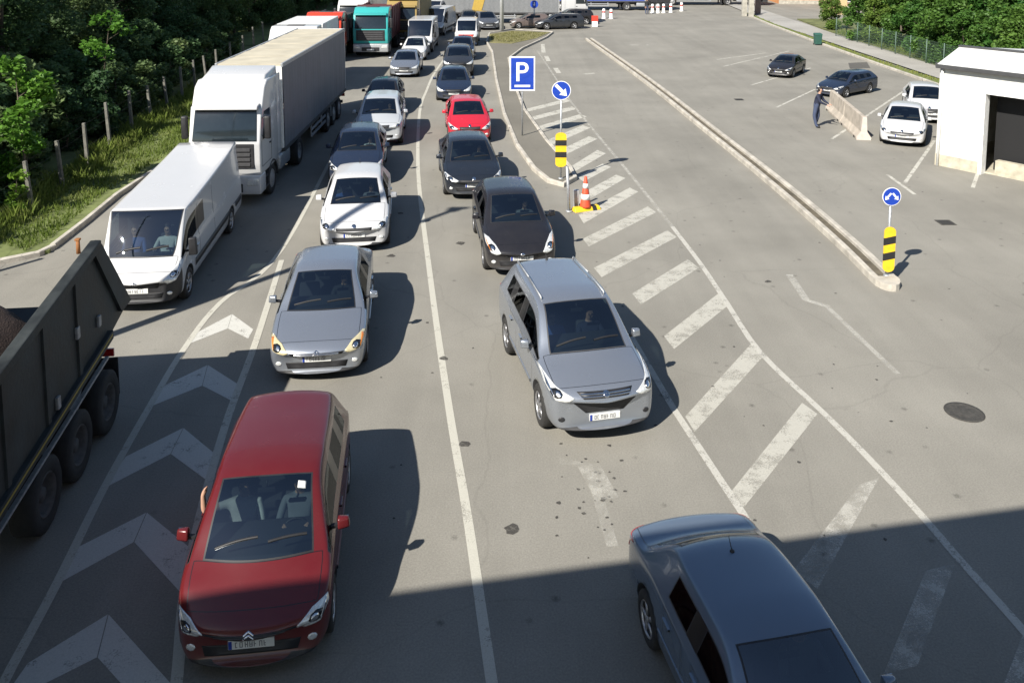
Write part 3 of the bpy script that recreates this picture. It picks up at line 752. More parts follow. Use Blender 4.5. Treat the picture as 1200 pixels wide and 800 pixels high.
def cab(root, pm, H=3.75, lower=None, near=True, high=True, D=2.2, W=2.46, z0=.95):
    """forward-control lorry cab, nose at y=0"""
    x = W/2; zt = H if high else 2.95; lower = lower or pm
    b = BM(); prof = [(.06, z0), (.0, 1.30), (0, 1.95), (.30, 2.98), (.42, 3.05), (.72, zt-.18), (1.05, zt), (D-.05, zt), (D, zt-.05), (D, z0)] if high else [(.06, z0), (0, 1.3), (0, 1.75), (.26, 2.62), (.55, zt), (D-.05, zt), (D, zt-.06), (D, z0)]
    yz_prism(b, prof, -x, x, 0, .06); body = obj('cab', b, pm, root, True)
    za, zb_ = (2.02, 2.92) if high else (1.82, 2.56); ya, yb_ = (.02, .28) if high else (.01, .235)
    b = BM(); off = .035
    hexa(b, [(-x+.13, ya-off, za), (x-.13, ya-off, za), (x-.13, ya+.03, za), (-x+.13, ya+.03, za)], [(-x+.17, yb_-off, zb_), (x-.17, yb_-off, zb_), (x-.17, yb_+.03, zb_), (-x+.17, yb_+.03, zb_)], 0, .02)
    obj('windscreen', b, DARKGLASS, root, True)
    if high:
        b = BM(); hexa(b, [(-x+.1, .08, 2.96), (x-.1, .08, 2.96), (x-.1, .40, 3.04), (-x+.1, .40, 3.04)], [(-x+.1, .10, 3.06), (x-.1, .10, 3.06), (x-.1, .42, 3.12), (-x+.1, .42, 3.12)], 0, .02)
        obj('sun_visor', b, lower if near else pm, root, True)
        b = BM(); bx(b, -.45, .45, 1.15, 1.75, zt-.01, zt+.035, 0, .02); obj('roof_hatch', b, CHARP, root, True)
    if high: b = BM(); bx(b, -x+.22, x-.22, -.022, .03, 1.18, 1.93, 0, .02); obj('grille_surround', b, BLACKP, root)
    b = BM()
    for k in range(4): bx(b, -x+.35, x-.35, -.05, .02, 1.25+k*.15, 1.25+k*.15+.10, 0, .01)
    obj('grille', b, CHARP, root)
    b = BM(); hexa(b, [(-x, -.10, .38), (x, -.10, .38), (x, .55, .38), (-x, .55, .38)], [(-x, -.08, .96), (x, -.08, .96), (x, .55, .96), (-x, .55, .96)], 0, .05)
    bu = obj('bumper', b, lower, root, True)
    b = BM(); bx(b, -.62, .62, -.115, -.08, .45, .72, 0, .02); obj('bumper_intake', b, BLACKP, bu)
    b = BM(); bx(b, -.26, .26, -.135, -.115, .50, .61, 0, .004); obj('number_plate', b, PLATE, root)
    for s in (-1, 1):
        b = BM(); hexa(b, [(s*(x-.48), -.12, .66), (s*(x-.08), -.10, .66), (s*(x-.06), -.05, .66), (s*(x-.48), -.05, .66)], [(s*(x-.42), -.11, .86), (s*(x-.04), -.08, .88), (s*(x-.04), -.03, .88), (s*(x-.42), -.03, .86)], 0, .012)
        obj('headlight', b, LAMP, root, True)
        b = BM(); xs = s*(x+.004)
        zlo, zhi = (2.0, 2.85) if high else (1.78, 2.5)
        hexa(b, [(s*(x-.03), .30, zlo), (s*(x-.03), 1.20, zlo-.0), (s*(x-.03), 1.20, zhi), (s*(x-.03), .50, zhi)], [(s*(x+.008), .30, zlo), (s*(x+.008), 1.20, zlo), (s*(x+.008), 1.20, zhi), (s*(x+.008), .50, zhi)], 0, .006)
        obj('side_window', b, DARKGLASS, root)
        b = BM()
        for (ya_, yb2, z1, z2) in ((.16, .175, 1.2, zlo), (1.27, 1.285, 1.2, zhi+.05), (.16, 1.28, 1.19, 1.205)): bx(b, min(xs-.01*s, xs+.003*s), max(xs-.01*s, xs+.003*s), ya_, yb2, z1, z2)
        obj('door_seam', b, BLACKP, root)
        b = BM(); bx(b, min(xs, xs+.03*s), max(xs, xs+.03*s), 1.05, 1.2, 1.72, 1.77, 0, .008); obj('door_handle', b, BLACKP, root)
        b = BM(); bx(b, min(s*(x+.10), s*(x+.30)), max(s*(x+.10), s*(x+.30)), .16, .34, 2.05, 2.75, 0, .04); mo = obj('mirror', b, BLACKP, root, True)
        for z in (2.12, 2.68): b = BM(); tube(b, (s*(x-.02), .30, z), (s*(x+.14), .27, z), .02); obj('mirror_arm', b, BLACKP, mo)
        b = BM()
        for k, z in enumerate((.42, .74)): bx(b, min(s*(x-.30), s*(x-.01)), max(s*(x-.30), s*(x-.01)), .50+k*.03, 1.0-k*.05, z, z+.05, 0, .01)
        bx(b, min(s*(x-.32), s*(x-.26)), max(s*(x-.32), s*(x-.26)), .5, 1.0, .40, 1.0); obj('step', b, CHARP, root)
        b = BM(); c = Vector((s*(x-.16), 1.38, .50))
        for k in range(10):
            a0, a1 = math.pi*k/10, math.pi*(k+1)/10
            def P(a, r, xx): return (s*xx, c.y-r*math.cos(a), c.z+r*math.sin(a))
            hexa(b, [P(a0, .56, x-.36), P(a0, .62, x-.36), P(a1, .62, x-.36), P(a1, .56, x-.36)], [P(a0, .56, x+.01), P(a0, .62, x+.01), P(a1, .62, x+.01), P(a1, .56, x+.01)])
        obj('mudguard', b, CHASSIS, root)
    return body
def articulated(name, label, loc, rz, pm, curtain, roofm, group=None, tl=13.6, sc=1.0, H=4.0):
    root = thing(name, label, 'lorry', loc, rz, group); root.scale = (sc,)*3
    cab(root, pm)
    b = BM()   # roof and side air deflectors
    hexa(b, [(-1.15, .95, 3.70), (1.15, .95, 3.70), (1.2, 2.35, 3.70), (-1.2, 2.35, 3.70)], [(-1.05, 1.35, 3.86), (1.05, 1.35, 3.86), (1.18, 2.35, 4.02), (-1.18, 2.35, 4.02)], 0, .05)
    obj('roof_deflector', b, pm, root, True)
    for s in (-1, 1):
        b = BM(); bx(b, min(s*1.17, s*1.225), max(s*1.17, s*1.225), 2.12, 2.62, 1.1, 3.75, 0, .02); obj('side_deflector', b, pm, root, True)
    b = BM(); bx(b, -.45, -.30, .4, 6.2, .70, 1.0); bx(b, .30, .45, .4, 6.2, .70, 1.0); bx(b, -.5, .5, 4.2, 5.2, 1.0, 1.12); obj('chassis', b, CHASSIS, root)
    for s in (-1, 1):
        b = BM(); bx(b, min(s*.62, s*1.2), max(s*.62, s*1.2), 2.5, 3.9, .45, 1.0, 0, .10); obj('fuel_tank', b, GALV, root, True)
        lorry_wheel(root, s*1.06, 1.38, s); lorry_wheel(root, s*1.02, 5.05, s, .50, .52, True)
        b = BM(); bx(b, min(s*.75, s*1.24), max(s*.75, s*1.24), 4.5, 5.6, 1.03, 1.07, 0, .01); obj('mudguard', b, CHASSIS, root)
    y0, y1 = 2.85, 2.85+tl; x = 1.275
    b = BM(); nseg = 90
    for s in (-1, 1):
        prev = None
        for k in range(nseg+1):
            y = lerp(y0+.06, y1-.10, k/nseg); w = s*(x-.012+.012*math.sin(k*1.9)+.008*math.sin(k*.7))
            cur = [b.verts.new((w, y, 1.14)), b.verts.new((w*1.0+s*.006, y, 2.5)), b.verts.new((s*(x-.015), y, H-.12))]
            if prev:
                for j in range(2): b.faces.new((prev[j], cur[j], cur[j+1], prev[j+1])).smooth = True
            prev = cur
    bmesh.ops.recalc_face_normals(b, faces=b.faces)
    obj('curtain', b, curtain, root)
    b = BM(); bx(b, -x+.03, x-.03, y0, y0+.05, 1.1, H-.1, 0, .02); obj('front_board', b, WHITE, root)
    b = BM()
    nr = 18
    for k in range(nr):
        ya, yb_ = lerp(y0+.02, y1-.05, k/nr), lerp(y0+.02, y1-.05, (k+1)/nr); sag = .012*math.sin(k*2.1)
        hexa(b, [(-x+.07, ya, H-.10), (x-.07, ya, H-.10), (x-.07, yb_, H-.10), (-x+.07, yb_, H-.10)], [(-x+.07, ya, H-.02), (x-.07, ya, H-.02), (x-.07, yb_, H-.02+sag), (-x+.07, yb_, H-.02+sag)])
    obj('roof', b, roofm, root)
    for s in (-1, 1):
        b = BM(); bx(b, min(s*(x-.08), s*(x+.006)), max(s*(x-.08), s*(x+.006)), y0, y1, H-.13, H, 0, .015); obj('roof_rail', b, GALV, root)
        b = BM(); bx(b, min(s*(x-.10), s*(x+.004)), max(s*(x-.10), s*(x+.004)), y0, y1, 1.0, 1.14, 0, .01); obj('side_rail', b, CHARP, root)
        b = BM(); bx(b, min(s*(x-.06), s*(x-.02)), max(s*(x-.06), s*(x-.02)), y0+4.3, y1-4.9, .52, .62); bx(b, min(s*(x-.06), s*(x-.02)), max(s*(x-.06), s*(x-.02)), y0+4.3, y1-4.9, .76, .86)
        for k in range(3): bx(b, min(s*(x-.10), s*(x-.05)), max(s*(x-.10), s*(x-.05)), y0+4.4+k*2.0, y0+4.5+k*2.0, .50, 1.0)
        obj('side_guard', b, GALV, root)
        b = BM(); bx(b, min(s*.85, s*1.0), max(s*.85, s*1.0), y0+2.9, y0+3.05, .25, 1.0); bx(b, min(s*.78, s*1.05), max(s*.78, s*1.05), y0+2.82, y0+3.12, .18, .25); obj('landing_leg', b, CHASSIS, root)
        for k in range(3): lorry_wheel(root, s*1.06, y1-4.3+k*1.31, s, .50, .38)
        b = BM(); bx(b, min(s*.85, s*1.2), max(s*.85, s*1.2), y1-.01, y1+.03, .75, .9, 0, .01); obj('taillight', b, REDLENS, root)
    b = BM(); bx(b, -x, x, y1-.06, y1, 1.0, H-.02, 0, .015); rd = obj('rear_doors', b, WHITE, root)
    b = BM()
    for xx in (-.5, -.12, .12, .5): tube(b, (xx, y1+.025, 1.2), (xx, y1+.025, H-.2), .018)
    obj('lock_bars', b, GALV, rd)
    b = BM(); bx(b, -1.1, 1.1, y1-.15, y1-.05, .45, .58); bx(b, -.5, -.3, y0+.3, y1-.1, .80, 1.0); bx(b, .3, .5, y0+.3, y1-.1, .80, 1.0); obj('trailer_frame', b, CHASSIS, root)
    return root
def rigid(name, label, loc, rz, pm, boxm, group=None, L=8.5, H=3.6, kind='box', high=False, cat='lorry', trim=None, ch=3.6):
    root = thing(name, label, cat, loc, rz, group)
    cab(root, pm, ch, trim or CHARP, False, high)
    b = BM(); bx(b, -.45, -.3, .4, L-.2, .70, 1.0); bx(b, .3, .45, .4, L-.2, .70, 1.0); obj('chassis', b, CHASSIS, root)
    b = BM()
    if kind == 'box': bx(b, -1.25, 1.25, 2.35, L, 1.05, H, 0, .03)
    else:
        bx(b, -1.25, 1.25, 2.35, L, 1.1, 1.25); bx(b, -1.25, 1.25, 2.35, 2.43, 1.25, H+.15)
        for s in (-1, 1):
            bx(b, min(s*1.17, s*1.25), max(s*1.17, s*1.25), 2.43, L, 1.25, H)
            for k in range(6): y = lerp(2.5, L-.15, k/5); bx(b, min(s*1.25, s*1.31), max(s*1.25, s*1.31), y, y+.1, 1.2, H, 0)
        bx(b, -1.17, 1.17, L-.08, L, 1.25, H-.2)
    obj('cargo_body', b, boxm, root)
    for s in (-1, 1):
        lorry_wheel(root, s*1.06, 1.38, s); lorry_wheel(root, s*1.02, L-2.4, s, .50, .5, True)
        if L > 7.6: lorry_wheel(root, s*1.02, L-1.25, s, .50, .5, True)
    return root

# ------------------------------------------------------------------ foliage
def leaf_mat(name, c1, c2, c3):
    m, nt, out = nmat(name)
    b = N(nt, 'ShaderNodeBsdfPrincipled', Roughness=.55); b.inputs['Specular IOR Level'].default_value = .3
    tc = N(nt, 'ShaderNodeTexCoord'); no = N(nt, 'ShaderNodeTexNoise', Scale=.9, Detail=3.0)
    nt.links.new(tc.outputs['Object'], no.inputs['Vector'])
    n2 = N(nt, 'ShaderNodeTexNoise', Scale=11.0, Detail=1.0); nt.links.new(tc.outputs['Object'], n2.inputs['Vector'])
    mx = N(nt, 'ShaderNodeMix', data_type='FLOAT'); mx.inputs[0].default_value = .5
    nt.links.new(no.outputs['Fac'], mx.inputs[2]); nt.links.new(n2.outputs['Fac'], mx.inputs[3])
    r0 = ramp(nt, mx.outputs[0], [(.36, c1), (.5, c2), (.64, c3)])
    oi = N(nt, 'ShaderNodeObjectInfo'); hs = N(nt, 'ShaderNodeHueSaturation')
    h_ = N(nt, 'ShaderNodeMapRange'); h_.inputs['To Min'].default_value = .47; h_.inputs['To Max'].default_value = .53; nt.links.new(oi.outputs['Random'], h_.inputs['Value'])
    v_ = N(nt, 'ShaderNodeMapRange'); v_.inputs['To Min'].default_value = 1.35; v_.inputs['To Max'].default_value = .80; nt.links.new(oi.outputs['Random'], v_.inputs['Value'])
    nt.links.new(h_.outputs['Result'], hs.inputs['Hue']); nt.links.new(v_.outputs['Result'], hs.inputs['Value']); nt.links.new(r0.outputs['Color'], hs.inputs['Color']); r = hs
    nt.links.new(r.outputs['Color'], b.inputs['Base Color'])
    t = N(nt, 'ShaderNodeBsdfTranslucent'); nt.links.new(r.outputs['Color'], t.inputs['Color'])
    ms = N(nt, 'ShaderNodeMixShader', Fac=.38); ms.inputs[0].default_value = .38
    nt.links.new(b.outputs['BSDF'], ms.inputs[1]); nt.links.new(t.outputs['BSDF'], ms.inputs[2]); nt.links.new(ms.outputs['Shader'], out.inputs['Surface'])
    return m
DARKLEAF = leaf_mat('dark_leaves', (.046, .084, .034), (.076, .134, .050), (.120, .185, .068))
LEAF = leaf_mat('green_leaves', (.042, .092, .016), (.070, .150, .026), (.115, .21, .04))
LIMELEAF = leaf_mat('lime_leaves', (.07, .15, .015), (.11, .22, .025), (.17, .29, .04))
BARK = pmat('bark', (.10, .08, .06), .95, var=.35, scale=9, bump=.6)
def leaf_mesh(clumps, n, size, seed, flat=.35):
    k = random.Random(seed); V, F = [], []; tot = sum(c[1]**2 for c in clumps)
    for c, r in clumps:
        for _ in range(int(n*r*r/tot)):
            u = Vector((k.gauss(0, 1), k.gauss(0, 1), k.gauss(0, 1))).normalized()*(r*k.random()**.42)
            p = c+Vector((u.x, u.y, u.z*.75)); s = size*k.uniform(.55, 1.3)
            a = Vector((k.gauss(0, 1), k.gauss(0, 1), k.gauss(0, flat)+.0)).normalized(); b = a.orthogonal(); b.rotate(Matrix.Rotation(k.random()*6.28, 3, a)); b.normalize()
            w = b*s*.34; l = a*s*.62; q = len(V); bend = Vector((0, 0, -s*.12))
            V += [p-l*.9, p-w+bend*.2, p+l+bend, p+w+bend*.2]; F.append((q, q+1, q+2, q+3))
    return V, [], F
def crown_clumps(seed, h0, h1, r, n, lean=0):
    k = random.Random(seed); out = []
    for i in range(n):
        z = lerp(h0, h1, (i+.5)/n); f = math.sin(math.pi*min(1, max(.08, (z-h0)/(h1-h0)*.85+.12)))**.7
        a = k.random()*6.28; d = r*f*k.uniform(.15, .85)
        out.append((Vector((d*math.cos(a), d*math.sin(a), z+k.uniform(-.3, .3))), r*k.uniform(.26, .46)))
    return out
TREE_PROTO = {}
def tree(name, label, cat, loc, rz, sc, seed, mat, h0, h1, r, nc, nl, size, group=None, trunk=.14):
    key = (seed, mat.name)
    if key not in TREE_PROTO:
        cl = crown_clumps(seed, h0, h1, r, nc)
        cm = bpy.data.meshes.new('crown'); cm.from_pydata(*leaf_mesh(cl, nl, size, seed+1)); cm.materials.append(mat)
        b = BM(); k = random.Random(seed)
        top = Vector((k.uniform(-.3, .3), k.uniform(-.3, .3), h1*.86)); mid = Vector((k.uniform(-.2, .2), k.uniform(-.2, .2), h1*.45))
        tube(b, (0, 0, -.1), mid, trunk, trunk*.7); tube(b, mid, top, trunk*.7, trunk*.2)
        for c, rr in cl[::2]:
            base = mid.lerp(top, max(0, min(1, (c.z-mid.z-.4)/(top.z-mid.z)))) if c.z > mid.z else Vector((0, 0, 0)).lerp(mid, max(.1, c.z/mid.z*.7))
            tube(b, base, c, trunk*.32, trunk*.1, 6)
        tm = bpy.data.meshes.new('trunk'); b.to_mesh(tm); b.free(); tm.materials.append(BARK)
        TREE_PROTO[key] = (tm, cm)
    tm, cm = TREE_PROTO[key]
    root = thing(name, label, cat, loc, rz, group); root.scale = (sc, sc, sc)
    for nm, me in (('trunk', tm), ('crown', cm)):
        o = bpy.data.objects.new(nm, me); COL.objects.link(o); o.parent = root
    return root
def grass(name, label, poly, n, h, seed, m, z=0.06):
    k = random.Random(seed); P = [Vector((p[0], p[1])) for p in poly]
    x0, x1 = min(p.x for p in P), max(p.x for p in P); y0, y1 = min(p.y for p in P), max(p.y for p in P)
    def inside(x, y):
        c = False
        for a, b in zip(P, P[1:]+P[:1]):
            if (a.y > y) != (b.y > y) and x < (b.x-a.x)*(y-a.y)/(b.y-a.y)+a.x: c = not c
        return c
    V, F = [], []; tries = 0
    while len(F) < n and tries < n*8:
        tries += 1; x, y = k.uniform(x0, x1), k.uniform(y0, y1)
        if not inside(x, y): continue
        hh = h*k.uniform(.4, 1.5)*(.6+.8*abs(math.sin(x*1.7+1.3*math.sin(y*.9)))); a = k.random()*6.28; w = .013*k.uniform(.7, 1.6); d = Vector((math.cos(a), math.sin(a), 0)); ln = Vector((k.uniform(-.5, .5), k.uniform(-.5, .5), 0))*hh
        p = Vector((x, y, z)); q = len(V)
        V += [p-d*w, p+d*w, p+ln*.4+d*w*.7+Vector((0, 0, hh*.6)), p+ln+Vector((0, 0, hh))]; F.append((q, q+1, q+2)); F.append((q, q+2, q+3))
    o = obj(name, (V, [], F), m); return tag(o, label, 'grass', kind='stuff')
STRAW = leaf_mat('dry_grass', (.12, .115, .035), (.17, .155, .05), (.24, .21, .08))
GRASSM = leaf_mat('grass_blades', (.115, .15, .025), (.17, .215, .04), (.24, .25, .08))

# ------------------------------------------------------------------ ground materials
def asphalt_mat(name, base, warm=(1.0, .95, .83), streak=True):
    m, nt, out = nmat(name); L = nt.links.new
    b = N(nt, 'ShaderNodeBsdfPrincipled', Roughness=.9); b.inputs['Specular IOR Level'].default_value = .25
    tc = N(nt, 'ShaderNodeTexCoord')
    fine = N(nt, 'ShaderNodeTexNoise', Scale=38.0, Detail=8.0, Roughness=.75); L(tc.outputs['Object'], fine.inputs['Vector'])
    big = N(nt, 'ShaderNodeTexNoise', Scale=.22, Detail=6.0, Roughness=.62); L(tc.outputs['Object'], big.inputs['Vector'])
    mp = N(nt, 'ShaderNodeMapping'); mp.inputs['Rotation'].default_value = (0, 0, R(-7)); mp.inputs['Scale'].default_value = (1.1, .045, 1)
    L(tc.outputs['Object'], mp.inputs['Vector'])
    stk = N(nt, 'ShaderNodeTexNoise', Scale=1.3, Detail=4.0, Roughness=.55); L(mp.outputs['Vector'], stk.inputs['Vector'])
    def mul(a, lo, hi, src):
        r = N(nt, 'ShaderNodeMapRange'); r.inputs['From Min'].default_value = .3; r.inputs['From Max'].default_value = .7; r.inputs['To Min'].default_value = lo; r.inputs['To Max'].default_value = hi
        L(src, r.inputs['Value'])
        if a is None: return r.outputs['Result']
        q = N(nt, 'ShaderNodeMath', operation='MULTIPLY'); L(a, q.inputs[0]); L(r.outputs['Result'], q.inputs[1]); return q.outputs[0]
    v = mul(None, .74, 1.22, fine.outputs['Fac']); v = mul(v, .82, 1.13, big.outputs['Fac'])
    if streak: v = mul(v, .93, 1.05, stk.outputs['Fac'])
    # oil drips and small dark stains
    vo = N(nt, 'ShaderNodeTexVoronoi', Scale=1.6, Randomness=1.0); L(tc.outputs['Object'], vo.inputs['Vector'])
    dr = N(nt, 'ShaderNodeMapRange'); dr.inputs['From Min'].default_value = .03; dr.inputs['From Max'].default_value = .12; dr.inputs['To Min'].default_value = .55; dr.inputs['To Max'].default_value = 1
    wob = N(nt, 'ShaderNodeMath', operation='MULTIPLY_ADD'); wob.inputs[1].default_value = .16; L(fine.outputs['Fac'], wob.inputs[0]); L(vo.outputs['Distance'], wob.inputs[2])
    sb = N(nt, 'ShaderNodeMath', operation='SUBTRACT'); sb.inputs[1].default_value = .07; L(wob.outputs[0], sb.inputs[0]); L(sb.outputs[0], dr.inputs['Value'])
    q = N(nt, 'ShaderNodeMath', operation='MULTIPLY'); L(v, q.inputs[0]); L(dr.outputs['Result'], q.inputs[1]); v = q.outputs[0]
    # hairline cracks where the surface is old
    cw = N(nt, 'ShaderNodeTexNoise', Scale=.8, Detail=5.0); L(tc.outputs['Object'], cw.inputs['Vector'])
    cm = N(nt, 'ShaderNodeMix', data_type='RGBA'); cm.inputs[0].default_value = .35; L(tc.outputs['Object'], cm.inputs[6]); L(cw.outputs['Color'], cm.inputs[7])
    vc = N(nt, 'ShaderNodeTexVoronoi', Scale=.27, feature='DISTANCE_TO_EDGE'); L(cm.outputs[2], vc.inputs['Vector'])
    cr = N(nt, 'ShaderNodeMapRange'); cr.inputs['From Min'].default_value = .001; cr.inputs['From Max'].default_value = .004; cr.inputs['To Min'].default_value = .92; cr.inputs['To Max'].default_value = 1; L(vc.outputs['Distance'], cr.inputs['Value'])
    q = N(nt, 'ShaderNodeMath', operation='MULTIPLY'); L(v, q.inputs[0]); L(cr.outputs['Result'], q.inputs[1]); v = q.outputs[0]
    col = N(nt, 'ShaderNodeMix', data_type='RGBA', blend_type='MULTIPLY'); col.inputs[0].default_value = 1
    col.inputs[6].default_value = (base*warm[0], base*warm[1], base*warm[2], 1)
    cc = N(nt, 'ShaderNodeCombineColor'); L(v, cc.inputs[0]); L(v, cc.inputs[1]); L(v, cc.inputs[2]); L(cc.outputs[0], col.inputs[7])
    L(col.outputs[2], b.inputs['Base Color'])
    bp = N(nt, 'ShaderNodeBump', Strength=.35, Distance=.01); L(fine.outputs['Fac'], bp.inputs['Height']); L(bp.outputs['Normal'], b.inputs['Normal'])
    L(b.outputs['BSDF'], out.inputs['Surface'])
    return m
def mark_mat(name, col, wear, scale=2.6, opac=.74):
    """road paint worn through to the asphalt below"""
    m, nt, out = nmat(name); L = nt.links.new
    b = N(nt, 'ShaderNodeBsdfPrincipled', Roughness=.8)
    tc = N(nt, 'ShaderNodeTexCoord'); a = N(nt, 'ShaderNodeTexNoise', Scale=scale, Detail=9.0, Roughness=.72); L(tc.outputs['Object'], a.inputs['Vector'])
    f = N(nt, 'ShaderNodeTexNoise', Scale=45.0, Detail=4.0, Roughness=.7); L(tc.outputs['Object'], f.inputs['Vector'])
    ad = N(nt, 'ShaderNodeMath', operation='MULTIPLY_ADD'); ad.inputs[1].default_value = .45; L(f.outputs['Fac'], ad.inputs[0]); L(a.outputs['Fac'], ad.inputs[2])
    mr = N(nt, 'ShaderNodeMapRange'); mr.inputs['From Min'].default_value = .62+wear-.10; mr.inputs['From Max'].default_value = .62+wear+.10; mr.inputs['To Min'].default_value = .08; mr.inputs['To Max'].default_value = opac
    L(ad.outputs[0], mr.inputs['Value'])
    r = ramp(nt, f.outputs['Fac'], [(.3, tuple(c*.8 for c in col)), (.7, col)]); L(r.outputs['Color'], b.inputs['Base Color'])
    tr = N(nt, 'ShaderNodeBsdfTransparent'); ms = N(nt, 'ShaderNodeMixShader')
    L(mr.outputs['Result'], ms.inputs['Fac']); L(tr.outputs['BSDF'], ms.inputs[1]); L(b.outputs['BSDF'], ms.inputs[2]); L(ms.outputs['Shader'], out.inputs['Surface'])
    return m

# ================================================================== THE PLACE
# ---- sky, sun, camera
world = bpy.data.worlds.new('World'); scn.world = world; world.use_nodes = True
nt = world.node_tree; sky = nt.nodes.new('ShaderNodeTexSky'); sky.sky_type = 'NISHITA'; sky.sun_disc = False
SUNV = Vector((-.74, -.95, 1.0)).normalized()
sky.sun_elevation = math.asin(SUNV.z); sky.sun_rotation = math.atan2(SUNV.x, SUNV.y) % (2*math.pi)
sky.air_density = 1.0; sky.dust_density = .4
nt.links.new(sky.outputs[0], nt.nodes['Background'].inputs[0]); nt.nodes['Background'].inputs[1].default_value = .066
sd = bpy.data.lights.new('sun', 'SUN'); sd.energy = 5.0; sd.angle = R(.53); sd.color = (1, .95, .86)
so = bpy.data.objects.new('sun', sd); COL.objects.link(so); so.rotation_euler = (-SUNV).to_track_quat('-Z', 'Y').to_euler()
cd = bpy.data.cameras.new('camera'); cam = bpy.data.objects.new('camera', cd); COL.objects.link(cam); scn.camera = cam
cd.sensor_width = 36; cd.lens = 36*CF/1200; cd.shift_x = 0; cd.shift_y = -(400-CCY)/1200
cd.clip_start = .1; cd.clip_end = 3000
cam.location = (0, 0, CH); cam.rotation_euler = (math.pi/2-CTH, 0, 0)
scn.view_settings.view_transform = 'Standard'; scn.view_settings.look = 'None'; scn.view_settings.exposure = .84; scn.view_settings.gamma = 1
scn.cycles.max_bounces = 6; scn.cycles.transparent_max_bounces = 12; scn.cycles.use_denoising = True
scn.cycles.caustics_reflective = False; scn.cycles.caustics_refractive = False

# ---- ground
ASPH = asphalt_mat('asphalt', .232)
b = BM(); sheet(b, [(-260, -60), (400, -60), (400, 600), (-260, 600)], 0); struct('ground', b, ASPH)
def gp(*pts): return [G(*p) for p in pts]
VERGE = [G(62, 291), G(100, 262), G(137, 231), Vector((-12.55, 30.0, 0)), Vector((-12.65, 42, 0)), Vector((-12.8, 60, 0)), Vector((-13, 130, 0))]
SOIL = pmat('verge_soil', (.13, .155, .05), .95, var=.4, scale=1.2, bump=.5)
FIELD = pmat('field_grass', (.10, .135, .035), .95, var=.4, scale=.6, bump=.5)
b = BM(); prism(b, [G(0, 310)-Vector((1.0, .35, 0)), G(0, 309)] + [G(58, 297)] + VERGE + [(-200, 130), (-200, 20.2)], -.1, .09); struct('verge', b, SOIL)
b = BM(); sheet(b, [(-250, 66), (-19.5, 66), (-14.5, 84), (-14.5, 132), (-250, 300)], .14); struct('field', b, FIELD)
KERBM = pmat('kerb_concrete', (.40, .37, .32), .9, var=.3, scale=2.5, bump=.3)
b = BM(); kerb(b, [G(-60, 318), G(0, 309), G(45, 300), G(62, 292)], .16, .13); kerb(b, [G(62, 291.5)] + VERGE[1:], .15, .14)
struct('verge_kerb', b, KERBM)

# right side: parking apron edge, grass strip, footway
b = BM(); sheet(b, [(24.9, 40), (27.0, 40), (28.2, 72), (30.6, 112), (28.0, 112), (25.9, 84)], .10); struct('footway', b, asphalt_mat('footway_concrete', .33, (1, .96, .88), False))
b = BM(); kerb(b, [Vector((24.2, 38, 0)), Vector((24.0, 47, 0)), Vector((24.2, 56, 0)), Vector((24.6, 68, 0)), Vector((25.4, 84, 0)), Vector((26.4, 97, 0))], .18, .14)
struct('footway_kerb', b, KERBM)
b = BM(); prism(b, [(24.3, 38), (24.98, 38), (24.98, 56), (25.9, 84), (27.2, 97), (26.5, 97), (25.5, 84), (24.7, 68), (24.3, 56), (24.1, 47)], -.05, .09); struct('grass_strip', b, SOIL)
b = BM(); prism(b, [(27.0, 36), (90, 36), (90, 90), (30.0, 90), (28.2, 72)], -.1, .12); struct('hedge_bank', b, pmat('bank_grass', (.12, .13, .045), .95, var=.4, scale=1.0, bump=.5))

# traffic island with paving, and its grass end
ISL = gp((577, 62), (582, 96), (591, 135), (606, 172), (626, 200), (643, 214), (660, 219), (674, 211), (668, 199), (641, 168), (614, 130), (601, 96), (596, 70), (612, 58), (640, 45), (648, 39), (600, 36), (574, 40), (570, 50))
b = BM(); prism(b, ISL, -.05, .11); struct('island_paving', b, asphalt_mat('island_concrete', .17, (1, .93, .78), False))
b = BM(); kerb(b, ISL+[ISL[0]], .14, .15); struct('island_kerb', b, KERBM)
b = BM(); prism(b, gp((573, 42), (600, 38), (644, 40), (628, 47), (600, 53), (574, 52)), .0, .135); struct('island_grass_bed', b, pmat('dry_turf', (.17, .155, .06), .95, var=.35, scale=1.0, bump=.5))
# long kerbed median with a gutter between two kerbs
med = catmull(gp((690, 47), (757, 95), (833, 155), (909, 216), (984, 281), (1036, 331)), 8)
def offs(pts, d):
    out = []
    for i, p in enumerate(pts):
        t = (pts[min(i+1, len(pts)-1)]-pts[max(i-1, 0)]).to_2d().normalized(); out.append(p+Vector((-t.y*d, t.x*d, 0)))
    return out
b = BM(); kerb(b, offs(med, .21), .15, .17); kerb(b, offs(med, -.21), .15, .17); struct('median_kerb', b, KERBM)
b = BM(); L_, R_ = offs(med, .14), offs(med, -.14)
for i in range(len(med)-1):
    b.faces.new([b.verts.new(p+Vector((0, 0, .07))) for p in (L_[i], R_[i], R_[i+1], L_[i+1])])
bmesh.ops.recalc_face_normals(b, faces=b.faces); struct('median_gutter', b, pmat('gutter_dirt', (.10, .085, .06), .95, var=.4, scale=3, bump=.5))
b = BM(); c = med[-1]; t = (med[-1]-med[-2]).normalized(); n = Vector((-t.y, t.x, 0)); nose = [c+n*.29, c-n*.29]+[c-n*.30*math.cos(a*.35)+t*.55*math.sin(a*.35) for a in range(1, 9)]
prism(b, [(p.x, p.y) for p in nose], -.05, .16); struct('median_nose', b, KERBM)

